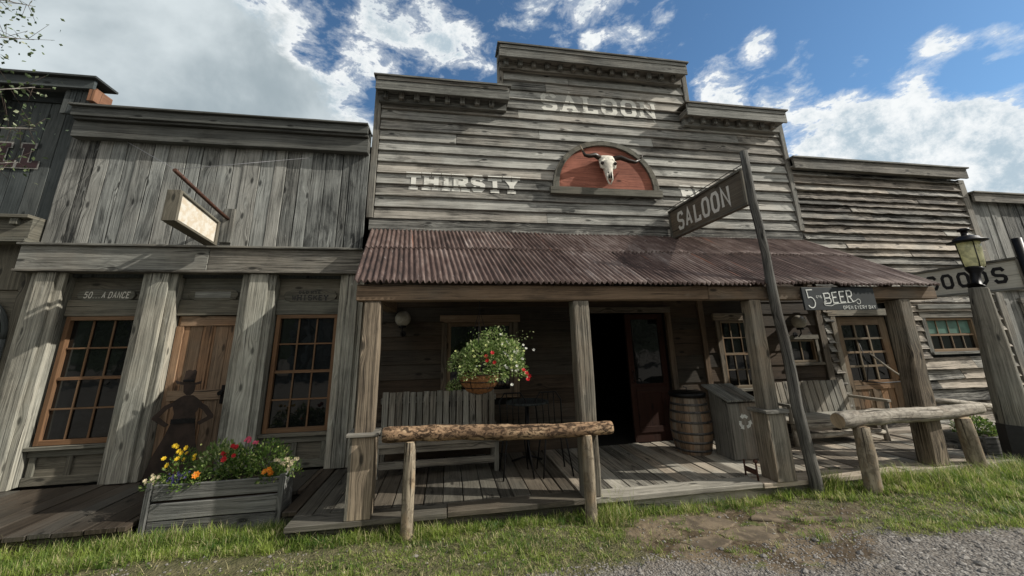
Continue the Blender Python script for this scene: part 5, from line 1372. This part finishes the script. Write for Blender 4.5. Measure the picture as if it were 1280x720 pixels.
# ------------------------------------------------------------------ grass, pebbles
def fnoise(x, y): return (math.sin(x*2.1+1.3*math.sin(y*1.7))+math.sin(y*3.3+x*.9+2)+.6*math.sin(x*6.3+y*4.1))/2.6
def grass_density(x, y):
    if y > 3.92 and x > -1.35: return 0
    if y > 4.22: return 0
    dx = (x-2.6)/1.10; dy = (y-3.36)/.60
    d = math.sqrt(dx*dx+dy*dy)+.35*fnoise(x*1.6, y*2)
    edge = 3.15-.03*x+.16*fnoise(x*1.2, 3)
    if x < .2: edge -= (.2-x)*.35
    k = 1.0
    if y < edge: k = max(0, 1-(edge-y)/.16)*.6
    if d < 1: k *= (.10 if fnoise(x*3.1, y*4.3) < .45 else .5) if y < 3.74 else .55
    # bare gravel patch at left
    if (x+1.9)**2/1.2+(y-3.62)**2/.02 < 1: k *= .15
    if y < 3.75: k *= .75+.25*fnoise(x*3, y*5)
    return k
gb = {'v': [], 'f': [], 'c': []}
def blade(x, y, h, w, lean, az, tone):
    z = gz(x, y)-.005
    if y > 4.0: z = 0
    dx, dy = math.cos(az), math.sin(az); px_, py_ = -dy*w/2, dx*w/2
    b = len(gb['v'])
    l1, l2 = lean*h*.35, lean*h
    hz = h*math.sqrt(max(.1, 1-lean*lean*.6))
    gb['v'] += [(x-px_, y-py_, z), (x+px_, y+py_, z), (x+dx*l1+px_*.8, y+dy*l1+py_*.8, z+hz*.6), (x+dx*l1-px_*.8, y+dy*l1-py_*.8, z+hz*.6), (x+dx*l2, y+dy*l2, z+hz)]
    gb['f'] += [(b, b+1, b+2, b+3), (b+3, b+2, b+4)]
    gb['c'] += [tone]*7
for _ in range(27000):
    x = rnd.uniform(-4.6, 8.6); y = rnd.uniform(2.45, 4.22)
    if y < 2.9 and x > .5: continue
    k = grass_density(x, y)
    if rnd.random() > k: continue
    tall = .030+.020*fnoise(x*2.3, y*3.1)
    if x > 3.3: tall = .062+.035*fnoise(x*2, y*3)+(.045 if y > 3.55 else 0)
    if 3.2 < x < 4.9: tall *= .55
    if x < 3.3 and y > 3.98: tall += .06
    elif x < 3.3 and y > 3.75: tall += .035
    if 1.45 < x < 1.75 and y > 3.62: tall = .16
    tall = max(.02, tall*rnd.uniform(.6, 1.35))
    t0 = min(1, max(0, .5+.4*fnoise(x*4, y*6)+rnd.uniform(-.25, .25))); dry = rnd.random() < (.16 if y > 3.7 else .30)
    waz = rnd.uniform(0, 6.28) if x < 3.3 else rnd.gauss(2.9, .8)
    for q in range(rnd.randint(7, 15)):
        r = abs(rnd.gauss(0, .022)); az = rnd.uniform(0, 6.28)
        ba = az+rnd.gauss(0, .7) if rnd.random() < .45 else waz+rnd.gauss(0, .5)
        t1 = min(1, max(0, t0+rnd.uniform(-.25, .25)))
        blade(x+r*math.cos(az), y+r*math.sin(az), tall*rnd.uniform(.6, 1.35), rnd.uniform(.0030, .0062), min(1.2, abs(rnd.gauss(.75, .40))), ba, (t1, .95 if (dry and rnd.random() < .6) or rnd.random() < .05 else .2, .5))
for _ in range(900):      # taller scruffy weeds along the boardwalk edge, around posts and poles
    c = rnd.choice(((3.95, 3.82, .15), (4.7, 3.80, .3), (5.4, 3.70, .7), (6.4, 3.75, .7), (7.2, 3.6, .8), (1.45, 3.76, .16), (-.3, 3.86, .25), (-2.5, 4.12, .5), (-1.6, 4.10, .3)))
    x = c[0]+rnd.gauss(0, c[2]*.5); y = min(c[1]+rnd.gauss(0, .06), 3.84 if x > -1.3 else 4.14)
    for q in range(rnd.randint(3, 8)):
        blade(x+rnd.gauss(0, .02), y+rnd.gauss(0, .02), rnd.uniform(.10, .24)*(1 if x > 3 else .6), rnd.uniform(.003, .005), rnd.uniform(.3, 1.1), rnd.uniform(0, 6.28), (rnd.uniform(.2, 1), .95 if rnd.random() < .25 else .2, .5))
for _ in range(1600):     # dead straw lying in the turf and on the dirt
    x = rnd.uniform(-4.4, 7.5); y = rnd.uniform(2.7, 4.1)
    if grass_density(x, y) < .05: continue
    blade(x, y, rnd.uniform(.05, .13), rnd.uniform(.002, .004), rnd.uniform(1.05, 1.25), rnd.uniform(0, 6.28), (.6, .95, .5))
for _ in range(5200):      # clover and small weeds between the blades
    x = rnd.uniform(-4.6, 8.0); y = rnd.uniform(2.6, 4.18)
    if rnd.random() > grass_density(x, y) or fnoise(x*2.7+4, y*3.7) < .05: continue
    z = gz(x, y)+rnd.uniform(.01, .05); t1 = rnd.uniform(0, .7)
    for q in range(rnd.choice((2, 3, 3))):
        a = rnd.uniform(0, 6.28); l = rnd.uniform(.008, .016); cx_, cy_ = math.cos(a)*l, math.sin(a)*l; b = len(gb['v'])
        gb['v'] += [(x, y, z), (x+cx_*.7-cy_*.5, y+cy_*.7+cx_*.5, z+.004), (x+cx_*1.4, y+cy_*1.4, z+rnd.uniform(0, .006)), (x+cx_*.7+cy_*.5, y+cy_*.7-cx_*.5, z+.003)]
        gb['f'].append((b, b+1, b+2, b+3)); gb['c'] += [(t1, .2, .5)]*4
me = bpy.data.meshes.new('grass'); me.from_pydata(gb['v'], [], gb['f'])
ca = me.color_attributes.new('tone', 'FLOAT_COLOR', 'CORNER'); ca.data.foreach_set('color', [q for c in gb['c'] for q in (c[0], c[1], c[2], 1.0)])
me.materials.append(M['grass']); go = bpy.data.objects.new('grass', me); COL.objects.link(go); go['kind'] = 'stuff'; go['label'] = 'green and straw coloured grass along the boardwalk'; go['category'] = 'grass'
# pebbles
pv, pf = [], []
ico = [(0, 0, 1), (.9, 0, .3), (.3, .85, .3), (-.7, .5, .3), (-.7, -.5, .3), (.3, -.85, .3), (.7, .5, -.3), (-.3, .85, -.3), (-.9, 0, -.3), (-.3, -.85, -.3), (.7, -.5, -.3)]
icf = [(0, 1, 2), (0, 2, 3), (0, 3, 4), (0, 4, 5), (0, 5, 1), (1, 6, 2), (2, 7, 3), (3, 8, 4), (4, 9, 5), (5, 10, 1), (6, 7, 2), (7, 8, 3), (8, 9, 4), (9, 10, 5), (10, 6, 1)]
for _ in range(26000):
    x = rnd.uniform(-3, 6.5); y = rnd.uniform(2.3, 3.8)
    k = grass_density(x, y)
    isg = y < 3.15-.03*x+.1
    if x < -.4 and rnd.random() < .5: isg = False
    p = .9 if (isg and k < .3) else (.12 if k < .3 else .03)
    if rnd.random() > p: continue
    s_ = rnd.choice((.004, .005, .006, .007, .009))*rnd.uniform(.8, 1.4)*(rnd.uniform(1.6, 2.9) if rnd.random() < .05 else 1)
    a = rnd.uniform(0, 6.28); ca_, sa_ = math.cos(a), math.sin(a); sx, sy, sz = s_*rnd.uniform(.8, 1.5), s_*rnd.uniform(.7, 1.1), s_*rnd.uniform(.4, .8)
    b = len(pv); z = gz(x, y)+sz*.25
    for (a0, b0, c0) in ico:
        q0 = a0*sx*rnd.uniform(.85, 1.15); q1 = b0*sy*rnd.uniform(.85, 1.15); pv.append((x+q0*ca_-q1*sa_, y+q0*sa_+q1*ca_, z+c0*sz))
    pf += [tuple(b+i for i in f) for f in icf]
me = bpy.data.meshes.new('gravel'); me.from_pydata(pv, [], pf); me.materials.append(M['pebble']); o = bpy.data.objects.new('gravel', me); COL.objects.link(o); o['kind'] = 'stuff'; o['label'] = 'loose grey gravel and small stones on the ground'; o['category'] = 'gravel'
# flat stones half buried in the dirt
FS = [(2.2, 3.60, .38, .13), (2.62, 3.32, .36, .13), (3.05, 3.52, .33, .11), (2.1, 3.27, .22, .10), (3.35, 3.36, .3, .05)]
for i, (x, y, a, b_) in enumerate(FS):
    mb = MB(); n = 11; z = gz(x, y); ph = rnd.uniform(-.25, .1)
    pts = []
    for k in range(n):
        th = 2*math.pi*k/n; r1 = rnd.uniform(.82, 1.1); u, v = a*math.cos(th)*r1, b_*math.sin(th)*r1
        pts.append((x+u*math.cos(ph)-v*math.sin(ph), y+u*math.sin(ph)+v*math.cos(ph), z-.03))
    mb.poly(pts, (0, 0, 1), .037)
    o = mb.build('flat_stone', 'soil' if 0 else plain('stone_%d' % i, (.17, .13, .085), .9, 0, .55, 7, 1.0), None, bevel=.008, loc=(x, y, 0))
    tag(o, ('flat brown stone sunk in dirt just below the boardwalk edge', 'largest flat brown stone in the middle of the dirt patch', 'flat brown stone at the right of the dirt patch', 'flat brown stone nearest the gravel at left of the patch', 'thin flat stone by the grass at right of the patch')[i], 'stone', 'flat stones in the dirt patch')

# ------------------------------------------------------------------ birch at the left edge (trunk out of view)
TR = thing('birch_tree', 'birch twigs with small leaves reaching in at the top left corner', 'tree', (-5.1, 3.0, 0))
mb = MB(); mb.tube([(-5.1, 3.0, -.1), (-5.05, 3.02, 1.5), (-5.0, 3.1, 3.2), (-5.05, 3.2, 4.8), (-5.1, 3.3, 6.2)], [.11, .095, .075, .05, .02], 10, .04)
brs = []
for st, en in (((-5.0, 3.1, 3.0), (-3.90, 3.75, 4.02)), ((-5.02, 3.15, 3.8), (-3.98, 3.7, 4.50)), ((-5.0, 3.1, 2.5), (-3.84, 3.75, 3.25)), ((-5.05, 3.2, 4.4), (-4.08, 3.7, 4.88)), ((-5.0, 3.1, 2.9), (-3.84, 3.8, 3.62))):
    st, en = V(st), V(en); mid = st.lerp(en, .5)+V((0, 0, .12)); mb.tube([st, mid, en], [.022, .012, .003], 6); brs.append((st, mid, en))
mb.build('trunk', 'bark', TR)
mb = MB(); tw = MB()
for st, mid, en in brs:
    for k in range(170):
        f = rnd.uniform(.50, 1.0); p = (mid.lerp(en, (f-.5)*2) if f > .5 else st.lerp(mid, f*2))
        q = p+V((rnd.gauss(-.02, .08), rnd.gauss(0, .10), rnd.gauss(0, .11)))
        if rnd.random() < .2: tw.tube([p, q], [.0025, .0015], 4)
        mb.leaf(q, V((rnd.gauss(0, 1), rnd.gauss(0, 1), rnd.gauss(-.5, .7))), V((rnd.gauss(0, 1), rnd.gauss(0, 1), .6)), rnd.uniform(.03, .05), rnd.uniform(.02, .032))
for k in range(2500):
    th = rnd.uniform(0, 6.28); r = rnd.uniform(.1, .9)**.7; q = V((-5.6+r*math.cos(th)*.8, 3.1+r*math.sin(th)*.7, rnd.uniform(3, 6.4))); mb.leaf(q, V((rnd.gauss(0, 1), rnd.gauss(0, 1), -.4)), V((rnd.gauss(0, 1), rnd.gauss(0, 1), .6)), .045, .03)
mb.build('crown', 'birch', TR, recalc=False); tw.build('twigs', 'twig', TR)

# ------------------------------------------------------------------ across the street, behind the camera (seen in the window glass)
def bush_tree(x, y, h, r, label):
    T = thing('spruce_tree', label, 'tree', (x, y, 0), 'trees across the street')
    mb = MB(); mb.tube([(x, y, 0), (x, y, h)], [.18, .03], 8); mb.build('trunk', 'bark', T)
    mb = MB()
    for k in range(2600):
        f = rnd.random()**.8; z = .5+f*(h-.5); rr = r*(1-f)*rnd.uniform(.5, 1)+.1; th = rnd.uniform(0, 6.28)
        d = V((math.cos(th), math.sin(th), -.25)); mb.leaf(V((x, y, z))+d*rr*.6, d, V((0, 0, 1)), rnd.uniform(.3, .6), .16)
    mb.build('crown', 'treeleaf', T, recalc=False)
for i, (x, y, h, r) in enumerate(((-24, -12, 9, 2.8), (-18, -14, 10, 3.0), (-11, -13, 9, 2.4), (-2.2, -13.5, 8, 2.3), (2.0, -15, 10, 2.7), (6.2, -14, 9, 2.4), (12, -13, 10, 2.8), (19, -14, 9, 2.8), (27, -12, 10, 3))):
    bush_tree(x, y, h, r, 'dark spruce across the street behind the viewer, number %d from the left' % (i+1) if 0 else 'dark spruce across the street behind the viewer')
hl = MB(); hn = 60  # unseen hill ring, added to keep bright sky out of the window reflections
for i in range(hn+1):
    a = R(178+184*i/hn)
    for (r, z) in ((45, 0), (62, 7+2*math.sin(i*.7)), (85, 16+4*math.sin(i*.45+1)), (120, 0)): hl.v.append(V((r*math.cos(a), r*math.sin(a), z+1.2*math.sin(i*2.3+r)*(z > 0))))
for i in range(hn):
    for k in range(3): q = i*4+k; hl.face((q, q+4, q+5, q+1), [(0, 0)]*4, (.5, .5, .5), 0, True)
struct(hl.build('added_hills', 'hillgreen'))
ob = thing('barn', 'plain brown plank barn across the street behind the viewer', 'building', (-4, -10.5, 0))
mb = MB(); x = -8
while x < -1: mb.box(x, x+.19, -10.5, -10.45, 0, 3.4, 2); x += .2
mb.box(-8, -1, -14, -13.9, 0, 3.4, 2); mb.box(-8, -7.9, -13.9, -10.51, 0, 3.4, 1); mb.box(-1.1, -1, -13.9, -10.51, 0, 3.4, 1); mb.build('wall', 'slab', ob)
mb = MB(); mb.poly([(-8.3, -14.3, 3.4), (-8.3, -12.2, 4.9), (-8.3, -10.1, 3.4)], (1, 0, 0), 7.6); mb.build('roof', 'roofing', ob)
S.render.film_transparent = False
